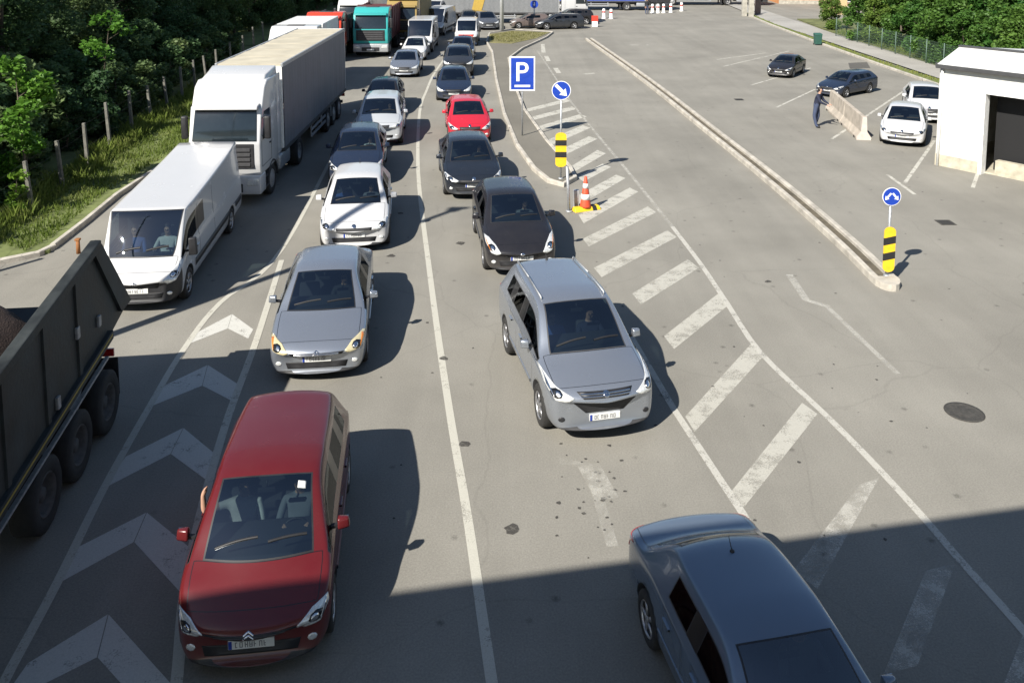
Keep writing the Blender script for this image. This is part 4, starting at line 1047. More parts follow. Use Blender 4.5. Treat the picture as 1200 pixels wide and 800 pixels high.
# ---- painted markings
WM = mark_mat('marking_white', (.62, .60, .52), -.06); WORN = mark_mat('marking_worn', (.62, .60, .53), .0, 2.6, .72); FAINT = mark_mat('marking_faint', (.60, .58, .52), .11, 2.6, .62)
Z = .004
centre = catmull(gp((582, 830), (575, 790), (547, 600), (525, 470), (505, 330), (490, 200), (492, 130), (500, 106), (508, 88), (520, 70)), 6)
b = BM(); strip(b, centre, .13, Z); struct('centre_line_marking', b, WM)
b = BM(); strip(b, catmull(gp((203, 830), (208, 790), (222, 660), (262, 505), (300, 400), (330, 305)), 6), .13, Z*2)
strip(b, catmull(gp((-20, 850), (12, 785), (65, 687), (122, 572), (175, 477), (215, 410), (258, 355), (332, 290), (400, 165), (432, 122), (462, 88), (478, 66), (492, 48)), 6), .12, Z*2); struct('lane_edge_marking', b, WM)
b = BM()
CHEV = [((232, 389), (272, 368), (297, 386), (291, 397), (267, 385), (219, 404)),
        ((192, 452), (243.5, 427.5), (282, 452), (272, 470), (237, 452), (175, 477)),
        ((147, 535), (215, 501), (256, 535), (245, 565), (200, 532), (122, 572)),
        ((83, 645), (172, 600), (227, 645), (212, 695), (157, 635), (62, 687)),
        ((32, 777), (127, 719), (200, 800), (186, 850), (114, 770), (-5, 830))]
for a, p, c, c2, p2, a2 in CHEV:
    A, P_, C, C2, P2, A2 = gp(a, p, c, c2, p2, a2)
    for quad in ((A, P_, P2, A2), (P_, C, C2, P2)):
        cen = sum(quad, Vector())/4
        sheet(b, [cen+(v-cen)*.985 for v in quad], Z)
struct('chevron_marking', b, mark_mat('chevron_paint', (.66, .65, .60), -.06, 2.6, .80))
b = BM()
STR = [((856, 577), (940, 472), (958, 485), (869, 598)), ((803, 488), (882, 401), (895, 417), (814, 506)), ((778, 394), (843, 343), (852, 359), (790, 409)), ((741, 344), (806, 304), (819, 314), (751, 357)),
       ((696, 314), (782, 270), (793, 278), (705, 325)), ((683, 280), (759, 242), (769, 249), (690, 289))]
for q in STR: sheet(b, gp(*q), Z)
struct('hatch_marking', b, mark_mat('hatch_paint', (.62, .60, .53), .02, 2.6, .66))
b = BM()
for q in (((678, 252), (738, 220), (748, 225), (684, 262)), ((672, 232), (722, 205), (733, 209), (680, 240)), ((676, 208), (706, 192), (716, 196), (684, 213)), ((668, 196), (700, 176), (710, 180), (674, 201)), ((652, 178), (690, 160), (700, 163), (660, 183)), ((640, 165), (683, 147), (692, 150), (647, 170)), ((628, 149), (680, 134), (688, 137), (634, 153)), ((616, 139), (670, 125), (676, 128), (621, 142)), ((604, 131), (664, 116), (668, 119), (607, 134))):
    sheet(b, gp(*q), Z)
struct('hatch_marking_far', b, WORN)
b = BM()
for q in (((930, 668), (1007, 568), (1030, 560), (958, 690)), ((1035, 790), (1085, 668), (1120, 660), (1075, 780)), ((1165, 830), (1200, 740), (1240, 730), (1215, 820))): sheet(b, gp(*q), Z)
struct('hatch_marking_near', b, FAINT)
b = BM(); strip(b, gp((740, 395), (790, 480), (840, 556), (872, 604), (905, 660)), .12, Z*2)
strip(b, catmull(gp((788, 266), (820, 308), (851, 354), (890, 412), (963, 482), (1016, 535), (1079, 603), (1123, 654), (1189, 727), (1260, 810)), 4), .12, Z*2)
struct('hatch_border_marking', b, mark_mat('border_paint', (.60, .58, .52), .0))
b = BM(); strip(b, catmull(gp((788, 266), (735, 200), (700, 158), (668, 118), (650, 90), (630, 60)), 4), .11, Z); struct('inner_edge_marking', b, FAINT)
b = BM(); strip(b, gp((581, 66), (586, 96), (594, 134), (606, 165), (624, 196)), .12, Z); struct('island_edge_marking', b, WM)
b = BM(); strip(b, gp((945, 352), (970, 360), (1052, 438)), .11, Z); strip(b, gp((925, 322), (945, 352), (972, 360)), .17, Z*2); struct('arrow_marking', b, mark_mat('arrow_worn', (.60, .58, .52), .04, 2.6, .5))
b = BM(); strip(b, gp((655, 540), (690, 545), (718, 640)), .16, Z); strip(b, gp((690, 545), (712, 585)), .35, Z*2); struct('lane_arrow_marking', b, mark_mat('arrow_trace', (.60, .58, .52), .13, 2.6, .48))
b = BM()
for q in ([(1060, 215), (1095, 165)], [(1140, 220), (1147, 200)], [(975, 163), (1062, 105)], [(910, 126), (955, 105)], [(848, 78), (925, 60)], [(880, 100), (950, 80)], [(840, 70), (900, 62)], [(1040, 205), (1072, 228)]): strip(b, gp(*q), .12, Z)
struct('parking_bay_marking', b, mark_mat('bay_paint', (.64, .62, .55), .02))
b = BM()
for q in ([(636, 52), (637, 62)], [(640, 66), (643, 72)], [(651, 80), (655, 86)], [(685, 87), (697, 86)], [(738, 53), (748, 53)], [(757, 53), (760, 53)]): strip(b, gp(*q), .3, Z)
struct('dash_marking', b, WORN)
b = BM(); k = random.Random(77)
def stain(px, py, r):
    c = G(px, py); n = 9; sheet(b, [(c.x+r*k.uniform(.55, 1.2)*math.cos(i*.698), c.y+r*k.uniform(.55, 1.2)*math.sin(i*.698)) for i in range(n)], .0062)
for _ in range(34): stain(k.gauss(695, 26), k.gauss(585, 36), k.uniform(.012, .045))
for _ in range(60): stain(k.uniform(430, 1150), k.uniform(150, 640), k.uniform(.012, .04))
for px, py, r in ((545, 520, .10), (458, 300, .12), (600, 620, .13), (520, 420, .09), (1010, 300, .10), (900, 330, .08), (540, 285, .14), (470, 250, .10)): stain(px, py, r)
struct('oil_stain_marking', b, mark_mat('oil_stain', (.055, .05, .045), .0, 9.0, .72))
# asphalt repairs, covers and gullies
b = BM()
for (px, py, r) in ((1130, 483, .27),): lathe_z(b, [(r+.05, .004), (r+.05, .010), (r, .012), (r*.97, .008), (r*.55, .010), (r*.5, .014), (.001, .012)], 28, c=tuple(G(px, py)))
IRON = pmat('cast_iron', (.075, .07, .062), .7, .3, var=.35, scale=24, bump=.7)
tag(obj('manhole_cover', b, IRON, None, True), 'round dark iron manhole cover alone on the open asphalt', 'manhole cover')
for (px, py, lab) in ((1108, 261, 'small dark drain cover between the white garage and the median sign'), (976, 111, 'small dark drain cover between the parked black coupe and the dark wagon'), (866, 117, 'small dark drain cover left of the bay line below the black coupe')):
    b = BM(); c = G(px, py); bx(b, c.x-.22, c.x+.22, c.y-.22, c.y+.22, .004, .014, 0, .004); fr = obj('drain_cover', b, IRON); tag(fr, lab, 'drain cover')
    b = BM()
    for k in range(5): bx(b, c.x-.17, c.x+.17, c.y-.17+k*.08, c.y-.14+k*.08, .0145, .019)
    obj('grating', b, BLACK, fr)
b = BM()
PATCH = asphalt_mat('asphalt_repair', .10, (1, .96, .88), False)
sheet(b, gp((994, 74), (1016, 73), (1020, 80), (996, 81)), .003); struct('asphalt_repair', b, PATCH)

# ---- grass
grass('verge_grass', 'green and straw coloured grass growing on the verge beside the lorry lane', [(p[0], p[1]) for p in [G(40, 300)+Vector((-.3, .1, 0)), G(66, 287)+Vector((-.25, .2, 0)), G(100, 259)+Vector((-.3, 0, 0)), G(137, 228)+Vector((-.3, 0, 0)), Vector((-12.95, 32, 0)), Vector((-13.1, 62, 0)), Vector((-17.6, 62, 0)), Vector((-16.3, 42, 0)), Vector((-15.2, 31, 0)), Vector((-13.9, 22.2, 0))]], 60000, .12, 3, GRASSM, .09)
grass('tall_grass', 'taller brighter grass along the foot of the roadside fence', [(-13.6, 22.0), (-14.6, 30), (-15.3, 38), (-16.8, 56), (-18.4, 56), (-16.9, 40), (-15.9, 31), (-14.4, 21.8)], 24000, .30, 5, GRASSM, .09)
grass('kerb_grass', 'thin grass strip growing along the footway kerb', [(24.35, 40), (24.9, 40), (24.95, 56), (25.8, 84), (27.0, 97), (26.6, 97), (25.6, 84), (24.75, 66), (24.35, 56)], 3500, .10, 9, GRASSM, .09)
grass('island_grass', 'short yellowish grass on the far end of the traffic island', [(p.x, p.y) for p in gp((575, 43), (600, 39), (642, 40.5), (626, 47), (600, 52), (576, 51))], 4000, .08, 11, STRAW, .135)
grass('bank_grass', 'rough grass on the bank at the foot of the hedge', [(27.3, 46), (28.6, 46), (29.6, 76), (28.6, 76)], 4000, .25, 13, GRASSM, .12)

# ---- roadside fence on the left: leaning concrete posts with wire
fence = thing('wire_fence', 'weathered concrete post and wire fence in front of the dark wood', 'fence', (0, 0, .05))
posts = []
for k in range(17):
    y = 19.4+k*2.6 if k < 12 else 19.4+12*2.6+(k-12)*4; t = (y-22.24)/(31.47-22.24)
    x = -13.72-1.63*t if y < 31.47 else -15.35-(y-31.47)*.115
    b = BM(); ln = rnd.uniform(-.16, -.02); ly = rnd.uniform(-.05, .08); h = 1.75*rnd.uniform(.9, 1.08)
    hexa(b, [(x-.06, y-.06, -.1), (x+.06, y-.06, -.1), (x+.06, y+.06, -.1), (x-.06, y+.06, -.1)], [(x+ln-.05, y+ly-.05, h), (x+ln+.05, y+ly-.05, h), (x+ln+.05, y+ly+.05, h), (x+ln-.05, y+ly+.05, h)], 0, .012)
    obj('post', b, POSTM, fence); posts.append((x, y, ln, ly, h))
for z in (.3, .8, 1.3, 1.6):
    b = BM()
    for p, q in zip(posts, posts[1:]):
        a, c = (Vector((r[0]+r[2]*z/r[4]+.06, r[1]+r[3]*z/r[4], z)) for r in (p, q)); mdl = (a+c)/2-Vector((0, 0, .03))
        tube(b, a, mdl, .003, n=4, cap=False); tube(b, mdl, c, .003, n=4, cap=False)
    obj('wire', b, CHASSIS, fence)

# ---- the wood on the left
k = random.Random(21)
WOODG = 'dark trees of the roadside wood'
for row, (dx, n, s0) in enumerate(((7.4, 32, .88), (10.5, 20, 1.08), (15, 17, 1.3), (21, 15, 1.5))):
    for i in range(n):
        y = 15+i*(100/n)+k.uniform(-.8, .8)+row*1.0; x = -13.6-max(0, (min(y, 62)-21))*.085-dx+k.uniform(-.8, .8)+max(0, y-66)*.03
        tree('broadleaf_tree', 'tall dark green broadleaf tree in the wood behind the wire fence', 'tree', (x, y, .05), k.random()*6.28, s0*k.uniform(.85, 1.15), 100+(i+row) % 4, DARKLEAF, .7, 9.2, 2.5, 34, 13000, .19, WOODG)
for row_ in range(2):
  for i in range(17):
    y = 19.0+i*2.6+k.uniform(-.5, .5); x = -14.6-max(0, (y-21))*.115-1.0-1.9*row_+k.uniform(-.3, .4)
    tree('undergrowth_shrub', 'low dark shrub growing against the wire fence at the edge of the wood', 'shrub', (x, y, .05), k.random()*6.28, k.uniform(.7, 1.05)*(1+.35*row_), 120+i % 3, DARKLEAF, .15, 2.5, 1.25, 14, 3800, .17, 'shrubs along the wire fence', .05)
LG = 'sunlit lime green saplings at the edge of the wood'
tree('young_tree', 'bright lime green young tree at the wood edge near the left picture border', 'tree', (-15.0, 26.0, .05), 1.0, 1.0, 131, LIMELEAF, .9, 4.4, 1.25, 13, 1900, .19, None, .05)
tree('young_tree', 'smaller lime green sapling in front of the dark trees above the fence', 'tree', (-17.1, 36.0, .05), 2.4, 1.0, 132, LIMELEAF, 3.0, 4.9, 1.1, 8, 520, .19, None, .05)
tree('young_tree', 'low pale green sapling beside the fence below the bright lime tree', 'tree', (-14.3, 24.2, .05), 2.0, .5, 133, LIMELEAF, .4, 3.0, .9, 7, 500, .22, None, .05)
# ---- hedge and trees on the right
k = random.Random(5)
HG = 'green hedge bushes behind the mesh fence'
for row, (dx, n, s0) in enumerate(((1.9, 12, .95), (4.4, 11, 1.25), (7.6, 10, 1.5), (11.5, 9, 1.7))):
    for i in range(n):
        y = 40+i*(33/n)+k.uniform(-.6, .6)-row*1.2; x = 27.1+dx+k.uniform(-.5, .5)
        tree('hedge_bush', 'leafy mid green bush in the hedge behind the mesh fence', 'bush', (x, y, .1), k.random()*6.28, s0*k.uniform(.85, 1.15), 140+(i+row) % 4, LEAF, .2, 4.0, 1.7, 20, 6500, .19, HG, .07)
for i, (x, y, s) in enumerate(((29.5, 79, .8), (33.5, 76, 1.0), (38, 80, 1.2), (44, 84, 1.3), (50, 82, 1.4), (56, 90, 1.5))):
    tree('hedge_bush', 'leafy bush on the bank between the hedge end and the orange house', 'bush', (x, y, .1), i*1.1, s, 140+i % 4, LEAF, .2, 4.0, 1.7, 20, 6500, .19, 'bushes near the orange house', .07)
mf = thing('mesh_fence', 'grey green wire mesh fence with thin posts along the footway hedge', 'fence', (27.15, 0, .1))
MF = pmat('fence_green', (.09, .14, .11), .6)
for i in range(14):
    y = 42+i*2.4; b = BM(); tube(b, (.02*(y-42), y, 0), (.02*(y-42), y, 1.6), .035, n=6); obj('post', b, MF, mf)
b = BM()
for z in [.1+.18*j for j in range(9)]: tube(b, (0, 42, z), (.62, 73.2, z), .007, n=4, cap=False)
for i in range(220): y = 42+i*.142; bx(b, .02*(y-42)-.003, .02*(y-42)+.003, y-.003, y+.003, .05, 1.55)
obj('mesh', b, MF, mf)

# ---- white garage on the right
U = Vector((.583, -.812, 0)); ang = math.atan2(U.y, U.x); gc = G(1095.6, 193)
gar = thing('garage_building', 'white rendered garage with a wide dark open doorway and low roof beside the bays', 'building', gc, ang)
RENDER_W = pmat('white_render', (.58, .58, .55), .85, var=.13, scale=1.3); PLINTH = pmat('beige_plinth', (.42, .385, .30), .9, var=.25, scale=3)
x0, x1, HT, D0, D1 = 1.62, 5.8, 2.85, .0, 7.0
b = BM(); bx(b, 0, x0, 0, .25, .42, 3.55); bx(b, x1, 8.5, 0, .25, .42, 3.55); bx(b, x0, x1, 0, .25, HT, 3.55); bx(b, 0, .25, .25, D1, .42, 3.55); bx(b, 8.25, 8.5, .25, D1, .42, 3.55); bx(b, .25, 8.25, D1-.25, D1, .42, 3.55); obj('wall', b, RENDER_W, gar)
b = BM(); bx(b, -.01, x0, -.015, .26, -.05, .42); bx(b, x1, 8.51, -.015, .26, -.05, .42); bx(b, -.01, .26, .26, D1, -.05, .42); bx(b, 8.24, 8.51, .26, D1, -.05, .42); bx(b, .26, 8.24, D1-.26, D1, -.05, .42); obj('plinth', b, PLINTH, gar)
b = BM(); bx(b, .26, 8.24, .27, D1-.27, .0, .05); bx(b, x0+.30, x1-.02, .35, .60, .05, .50); obj('inner_floor', b, PLINTH, gar)
b = BM(); bx(b, x0-.10, x0+.02, -.03, .28, .0, HT+.1); bx(b, x1-.02, x1+.10, -.03, .28, 0, HT+.1); bx(b, x0+.02, x1-.02, -.03, .28, HT-.02, HT+.1); obj('door_frame', b, WHITE, gar)
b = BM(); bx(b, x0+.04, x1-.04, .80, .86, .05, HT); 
obj('roller_door', b, pmat('dark_shutter', (.007, .007, .008), .8), gar)  # plain near-black panel painted as the dark interior of the open doorway
b = BM(); bx(b, -.06, 8.64, -.22, .02, 3.552, 3.68, 0, .01); obj('gutter', b, pmat('dark_gutter', (.05, .05, .052), .5), gar)
b = BM(); yz_prism(b, [(-.16, 3.69), (1.4, 4.22), (D1+.2, 3.69)], -.05, 8.62, 0, .015); rf = obj('roof', b, pmat('white_roof_sheet', (.58, .58, .56), .5, var=.08), gar)
b = BM(); bx(b, -.08, 8.66, 1.32, 1.50, 4.19, 4.27, 0, .01); obj('ridge_cap', b, pmat('dark_gutter', (.05, .05, .052), .5), rf)
b = BM(); bx(b, -.08, -.049, -.2, D1+.2, 3.60, 3.74); obj('eave_board', b, pmat('dark_gutter', (.05, .05, .052), .5), rf)
b = BM(); tube(b, (.12, -.07, 0), (.12, -.07, 3.56), .045); obj('downpipe', b, WHITE, gar)

# ---- signs
def arrow_poly(s, deg):
    P = [(-.06, .30), (.06, .30), (.06, -.06), (.17, -.06), (0, -.30), (-.17, -.06), (-.06, -.06)]; a = R(deg)
    return [((x*math.cos(a)-y*math.sin(a))*s, (x*math.sin(a)+y*math.cos(a))*s) for x, y in P]
def flat_y(bm, pts, y0, y1, mi=0):
    a = [bm.verts.new((p[0], y0, p[1])) for p in pts]; c = [bm.verts.new((p[0], y1, p[1])) for p in pts]
    f = bm.faces.new(a); f2 = bm.faces.new(c[::-1]); n = len(pts); fs = [f, f2]
    for i in range(n): fs.append(bm.faces.new((a[i], c[i], c[(i+1) % n], a[(i+1) % n])))
    for q in fs: q.material_index = mi
    bmesh.ops.recalc_face_normals(bm, faces=fs)
def keep_sign(loc, label, zd, rd, z0, z1, w, degs, rz=0, slant=0.0, gname=None):
    root = thing('keep_side_sign', label, 'road sign', loc, rz, gname)
    b = BM(); tube(b, (0, 0, 0), (0, 0, zd+rd*.6), .032, n=10); obj('pole', b, GALV, root, True)
    circ = [(rd*math.cos(a*.2618), zd+rd*math.sin(a*.2618)) for a in range(24)]
    b = BM(); flat_y(b, circ, -.05, -.035); d = obj('disc', b, [WHITE], root)
    b = BM(); flat_y(b, [(x*.93, zd+(z-zd)*.93) for x, z in circ], -.054, -.051); obj('blue_face', b, BLUE, d)
    for dg_ in degs:
        b = BM(); off = 0 if len(degs) == 1 else (-.12 if dg_ < 0 else .12)
        flat_y(b, [(x+off*rd/.3, z+zd) for x, z in arrow_poly(rd/.36 if len(degs) == 1 else rd/.62, dg_)], -.0575, -.0545); obj('arrow', b, WHITE, d)
    h = z1-z0; n = 12
    out = [(-w/2, z0+.12), (-w/2, z1-.12)]+[(-w/2*math.cos(a*math.pi/n), z1-.12+.12*math.sin(a*math.pi/n)) for a in range(1, n)]+[(w/2, z1-.12), (w/2, z0+.12)]+[(w/2*math.cos(a*math.pi/n), z0+.12-.12*math.sin(a*math.pi/n)) for a in range(1, n)]
    b = BM(); flat_y(b, out, -.07, -.04); p = obj('warning_panel', b, YELLOW, root)
    for kk in (.28, .62):
        b = BM(); za = z0+h*kk; flat_y(b, [(-w/2-.002, za-slant), (w/2+.002, za+slant), (w/2+.002, za+h*.16+slant), (-w/2-.002, za+h*.16-slant)], -.0745, -.0385); obj('black_band', b, BLACK, p)
    b = BM(); lathe_z(b, [(.09, 0), (.08, .03), (.04, .05)], 12); obj('foot', b, GALV, root)
    return root
keep_sign(G(657, 213)+Vector((0, 0, .10)), 'taller blue arrow disc over a yellow and black panel at the island tip', 3.02, .32, .42, 1.60, .37, [45])
keep_sign(G(1039, 329)+Vector((0, 0, .12)), 'blue disc over a yellow and black panel on the near median end', 1.95, .22, .12, 1.22, .27, [-40, 40], 0, .03)
ps = thing('parking_sign', 'square blue parking sign with a white letter P on a thin pole', 'road sign', G(612, 162)+Vector((0, 0, .1)))
b = BM(); tube(b, (0, 0, 0), (0, 0, 3.1), .035, n=10); obj('pole', b, GALV, ps, True)
b = BM(); bx(b, -.52, .52, -.06, -.04, 1.88, 3.30, 0, .004); bd = obj('board', b, WHITE, ps)
b = BM(); bx(b, -.465, .465, -.064, -.061, 1.94, 3.24); obj('blue_face', b, BLUE, bd)
cu = bpy.data.curves.new('letter', 'FONT'); cu.body = 'P'; cu.size = 1.12; cu.extrude = .002; cu.align_x = 'CENTER'; cu.offset = .008
to = bpy.data.objects.new('letter_build', cu); COL.objects.link(to)
tm = bpy.data.meshes.new_from_object(to.evaluated_get(bpy.context.evaluated_depsgraph_get())); bpy.data.objects.remove(to); tm.materials.clear(); tm.materials.append(WHITE)
lo = bpy.data.objects.new('letter', tm); COL.objects.link(lo); lo.parent = bd; lo.location = (-.03, -.067, 2.29); lo.rotation_euler = (R(90), 0, 0)
b = BM(); bx(b, -.32, .32, -.068, -.065, 2.04, 2.13); obj('underline', b, WHITE, bd)
bs = thing('direction_sign', 'small round blue sign on a post in front of the far grey trailer', 'road sign', G(626, 33))
b = BM(); tube(b, (0, 0, 0), (0, 0, 2.5), .05, n=8); obj('pole', b, GALV, bs, True)
b = BM(); flat_y(b, [(.38*math.cos(a*.3927), 2.25+.38*math.sin(a*.3927)) for a in range(16)], -.08, -.055); d = obj('disc', b, BLUE, bs)
b = BM(); flat_y(b, [(x, z+2.27) for x, z in arrow_poly(.62, 0)], -.084, -.081); obj('arrow', b, WHITE, d)
# post left standing, cabinet, delineator with its yellow base
b = BM(); tube(b, (0, 0, 0), (-.07, .02, 1.38), .045, n=12); lathe_z(b, [(.11, 0), (.10, .04)], 12)
tag(obj('steel_post', b, GALV, None, True, G(667, 248)), 'plain grey steel post leaning slightly beside the red and white cone', 'post')
b = BM(); bx(b, -.09, .09, -.08, .08, 0, .55, 0, .02); tag(obj('meter_box', b, GALV, None, False, G(675, 243)), 'small grey metal box standing between the steel post and the cone', 'box')
dl = thing('traffic_cone', 'tall red and white traffic cone on a yellow and black rubber kerb block', 'traffic cone', G(686, 246), R(22))
b = BM(); hexa(b, [(-.42, -.17, 0), (.46, -.17, 0), (.46, .17, 0), (-.42, .17, 0)], [(-.38, -.09, .12), (.42, -.09, .12), (.42, .09, .12), (-.38, .09, .12)], 0, .02); kb = obj('base_block', b, YELLOW, dl, True)
b = BM(); hexa(b, [(.18, -.173, .004), (.32, -.173, .004), (.32, .173, .004), (.18, .173, .004)], [(.175, -.095, .124), (.31, -.095, .124), (.31, .095, .124), (.175, .095, .124)]); obj('black_band', b, BLACK, kb)
b = BM(); lathe_z(b, [(.175, .10), (.165, .15), (.04, 1.02), (.025, 1.04)], 18); cb2 = obj('cone_body', b, pmat('cone_orange_red', (.58, .075, .03), .5), dl, True)
for z0_, z1_ in ((.34, .50), (.68, .82)):
    rr_ = lambda z: .165-(z-.15)*.1437+.006
    b = BM(); lathe_z(b, [(rr_(z0_), z0_), (rr_(z1_), z1_)], 18); obj('white_band', b, WHITE, cb2, True)
# lamp post
lp = thing('lamp_post', 'tall pale steel lamp post on the grass end of the traffic island', 'lamp post', G(588, 38)+Vector((0, 0, .13)))
b = BM(); tube(b, (0, 0, 0), (0, 0, 9.0), .20, .11, 12); obj('pole', b, pmat('pale_steel', (.55, .56, .56), .5, .3), lp, True)
b = BM(); tube(b, (0, 0, 9.0), (-1.4, -.6, 9.5), .06, .05, 8); bx(b, -1.9, -1.3, -.75, -.45, 9.44, 9.56, 0, .03); obj('lamp_head', b, GALV, lp)
b = BM(); tube(b, (0, 0, 0), (.0, 0, .35), .055, .05, 8); bx(b, -.06, .06, -.06, .06, .35, .40, 0, .01); tag(obj('marker_post', b, pmat('rusty_steel', (.25, .10, .03), .8), None, False, G(92, 297)), 'short rusty marker post at the corner of the verge kerb', 'post')
# bin by the footway
bn = thing('litter_bin', 'small green litter bin standing on the footway kerb', 'bin', G(958, 53)); bn.scale = (.72,)*3
GRN = pmat('bin_green', (.025, .085, .065), .5)
b = BM(); hexa(b, [(-.32, -.3, .1), (.32, -.3, .1), (.32, .3, .1), (-.32, .3, .1)], [(-.38, -.36, 1.15), (.38, -.36, 1.15), (.38, .36, 1.15), (-.38, .36, 1.15)], 0, .03); obj('bin_body', b, GRN, bn)
b = BM(); hexa(b, [(-.42, -.40, 1.15), (.42, -.40, 1.15), (.42, .40, 1.15), (-.42, .40, 1.15)], [(-.36, -.30, 1.28), (.36, -.30, 1.28), (.36, .36, 1.32), (-.36, .36, 1.32)], 0, .03); obj('lid', b, GRN, bn)
for s in (-1, 1): b = BM(); lathe_x(b, [(-.03, .001), (-.03, .1), (.03, .1), (.03, .001)], 14, c=(s*.30, .34, .1)); obj('wheel', b, RUBBER, bn)
# far bollards
for i, (px, py) in enumerate(((764.4, 15.7), (771, 15.7), (777.5, 15.5), (786, 15), (798.5, 13.5), (707.5, 22), (716, 22.5))):
    g_ = 'white and red bollards lined up across the far road' if i < 5 else 'pair of white bollards near the blue trailer'
    bo = thing('road_bollard', 'white bollard with red band in the far row below the dark trailer' if i < 5 else 'white plastic bollard with red band in the pair below the blue trailer', 'bollard', G(px, py), 0, g_)
    b = BM(); lathe_z(b, [(.26, 0), (.26, .06), (.17, .08), (.15, 1.0), (.10, 1.06)], 14); obj('bollard_body', b, WHITE, bo, True)
    b = BM(); lathe_z(b, [(.166, .62), (.162, .80)], 14); obj('red_band', b, REDW, bo, True)
md = thing('marker_board', 'red topped white marker board at the far tip of the median', 'marker', G(697, 32))
b = BM(); bx(b, -.28, .28, -.04, .04, .02, .55, 0, .02); obj('white_board', b, WHITE, md); b = BM(); bx(b, -.32, .32, -.045, .045, .55, 1.1, 0, .02); obj('red_board', b, REDW, md)

# ---- barrier and standing people
PINKC = pmat('pinkish_concrete', (.40, .35, .29), .9, var=.25, scale=2.5, bump=.4)
A0, A1 = G(974, 128), G(1012, 164); u = (A1-A0); Lb = u.length; u.normalize(); rzb = math.atan2(u.y, u.x)
for i in range(2):
    t0, t1 = i*Lb/2+.02, (i+1)*Lb/2-.02
    rt = thing('concrete_barrier', ['pinkish concrete road barrier nearer the person in dark clothes', 'pinkish concrete road barrier with a pale end nearer the white cars'][i], 'barrier', A0, rzb, 'concrete barriers in front of the parked wagon')
    b = BM(); pr = [(-.28, 0), (-.28, .10), (-.12, .34), (-.08, .95), (.08, .95), (.12, .34), (.28, .10), (.28, 0)]
    hexa(b, [(t0, y, z) for y, z in pr], [(t1, y, z) for y, z in pr], 0, .015); obj('barrier_body', b, PINKC, rt)
    b = BM(); bx(b, t0+.3, t0+.55, -.285, -.20, .0, .08); bx(b, t1-.55, t1-.3, -.285, -.20, .0, .08); obj('fork_slot', b, BLACK, rt)
    if i == 1:
        b = BM(); hexa(b, [(t1+.001, y*1.02, z) for y, z in pr], [(t1+.06, y*1.02, z) for y, z in pr]); obj('end_cap', b, pmat('pale_end', (.52, .45, .40), .8), rt)
standing_person(G(956, 149), R(55), 'person in dark navy jacket and trousers leaning to the concrete barrier in the parking area', 'navy', .10, 'front')
standing_person(G(758, 17), R(20), 'person in dark clothes standing left of the far row of bollards', 'black')

# ---- canopy overhead (throws the shade across the foreground)
e0, e1 = Vector((-1.38, 9.82, 0)), Vector((7.3, 11.43, 0)); ht = 9.25; sh = Vector((.74, .95, 0))*ht
dv = (e1-e0).normalized(); nv = Vector((-dv.y, dv.x, 0)); o0 = e0-sh
cn = thing('canopy', 'white roof canopy of the checkpoint over the near lanes', 'canopy', o0, math.atan2(dv.y, dv.x))
b = BM(); bx(b, -22, 20, -14, 0, 8.62, ht, 0, .03); obj('roof', b, WHITE, cn)
b = BM()
for xx in (-11.5, -4.6, 8.4, 15): bx(b, xx-.2, xx+.2, -8.2, -7.8, -.1, 8.62, 0, .02)
obj('columns', b, GALV, cn)

# ---- vehicles
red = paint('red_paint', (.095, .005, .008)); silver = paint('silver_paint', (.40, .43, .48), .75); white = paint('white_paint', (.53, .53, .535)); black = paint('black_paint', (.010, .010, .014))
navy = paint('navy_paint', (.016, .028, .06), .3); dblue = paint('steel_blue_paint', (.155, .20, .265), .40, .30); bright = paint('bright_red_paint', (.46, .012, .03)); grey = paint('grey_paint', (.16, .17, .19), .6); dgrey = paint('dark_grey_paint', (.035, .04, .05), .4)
LANE = 'cars queueing in the middle lane'; RLANE = 'cars queueing in the right lane'
def P(px, py): return G(px, py)
PLB = BLACKP
# red people carrier
_, sa, patch, line, proj = car('people_carrier', 'dark red people carrier nearest the camera with half its bonnet in shade', 'car', Vector((-2.83, 8.42, 0)), R(6.8), red, SP('mpv', sc=.95, zp=.40), LANE, True, 'picasso')
patch('sticker', [(.40, 1.38), (.50, 1.38), (.50, 1.47), (.40, 1.47)], 'top', PLATE, off=.004, rings=2)
seated_person(sa(1), R(6.8), 'driver of the dark red people carrier holding the wheel', 'grey', 'wheel', .95)
seated_person(sa(-1), R(6.8), 'passenger of the dark red people carrier with a bare arm out of the window', 'white', 'window', .95)
# silver saloon
_, sa, *_ = car('saloon_car', 'silver grey saloon with yellowish headlamps right behind the dark red people carrier', 'car', P(371, 452), R(7.0), silver, SP('saloon', sc=1.0, lamp=pmat('yellowed_lens', (.66, .58, .36), .14, .3, 1)), LANE, True, 'saloon')
seated_person(sa(1), R(7.0), 'driver of the silver grey saloon in a dark top', 'black')
# white hatchback
_, sa, *_ = car('hatchback_car', 'white hatchback between the silver saloon and the dark blue car', 'car', P(415, 299), R(7.2), white, SP('hatch', sc=1.06, W=1.74), LANE, True, 'slim')
seated_person(sa(1), R(7.2), 'driver of the white hatchback in a grey shirt', 'grey'); seated_person(sa(-1), R(7.2), 'passenger of the white hatchback in a blue shirt', 'blue', 'lap')
_, sa, *_ = car('hatchback_car', 'dark navy car in the shade behind the white hatchback', 'car', P(416, 222), R(6), navy, SP('hatch', sc=1.06, H=1.46), LANE, True, 'generic')
seated_person(sa(1), R(6), 'driver of the dark navy car in a light shirt', 'white')
_, sa, *_ = car('sport_utility_car', 'silver white high car with a pale bonnet behind the dark navy car', 'car', P(443, 174), R(5), paint('pearl_paint', (.56, .58, .60), .3), SP('suv', sc=1.02, rails=0), LANE, True, 'generic')
seated_person(sa(1), R(5), 'driver of the silver white high car in a black shirt', 'black')
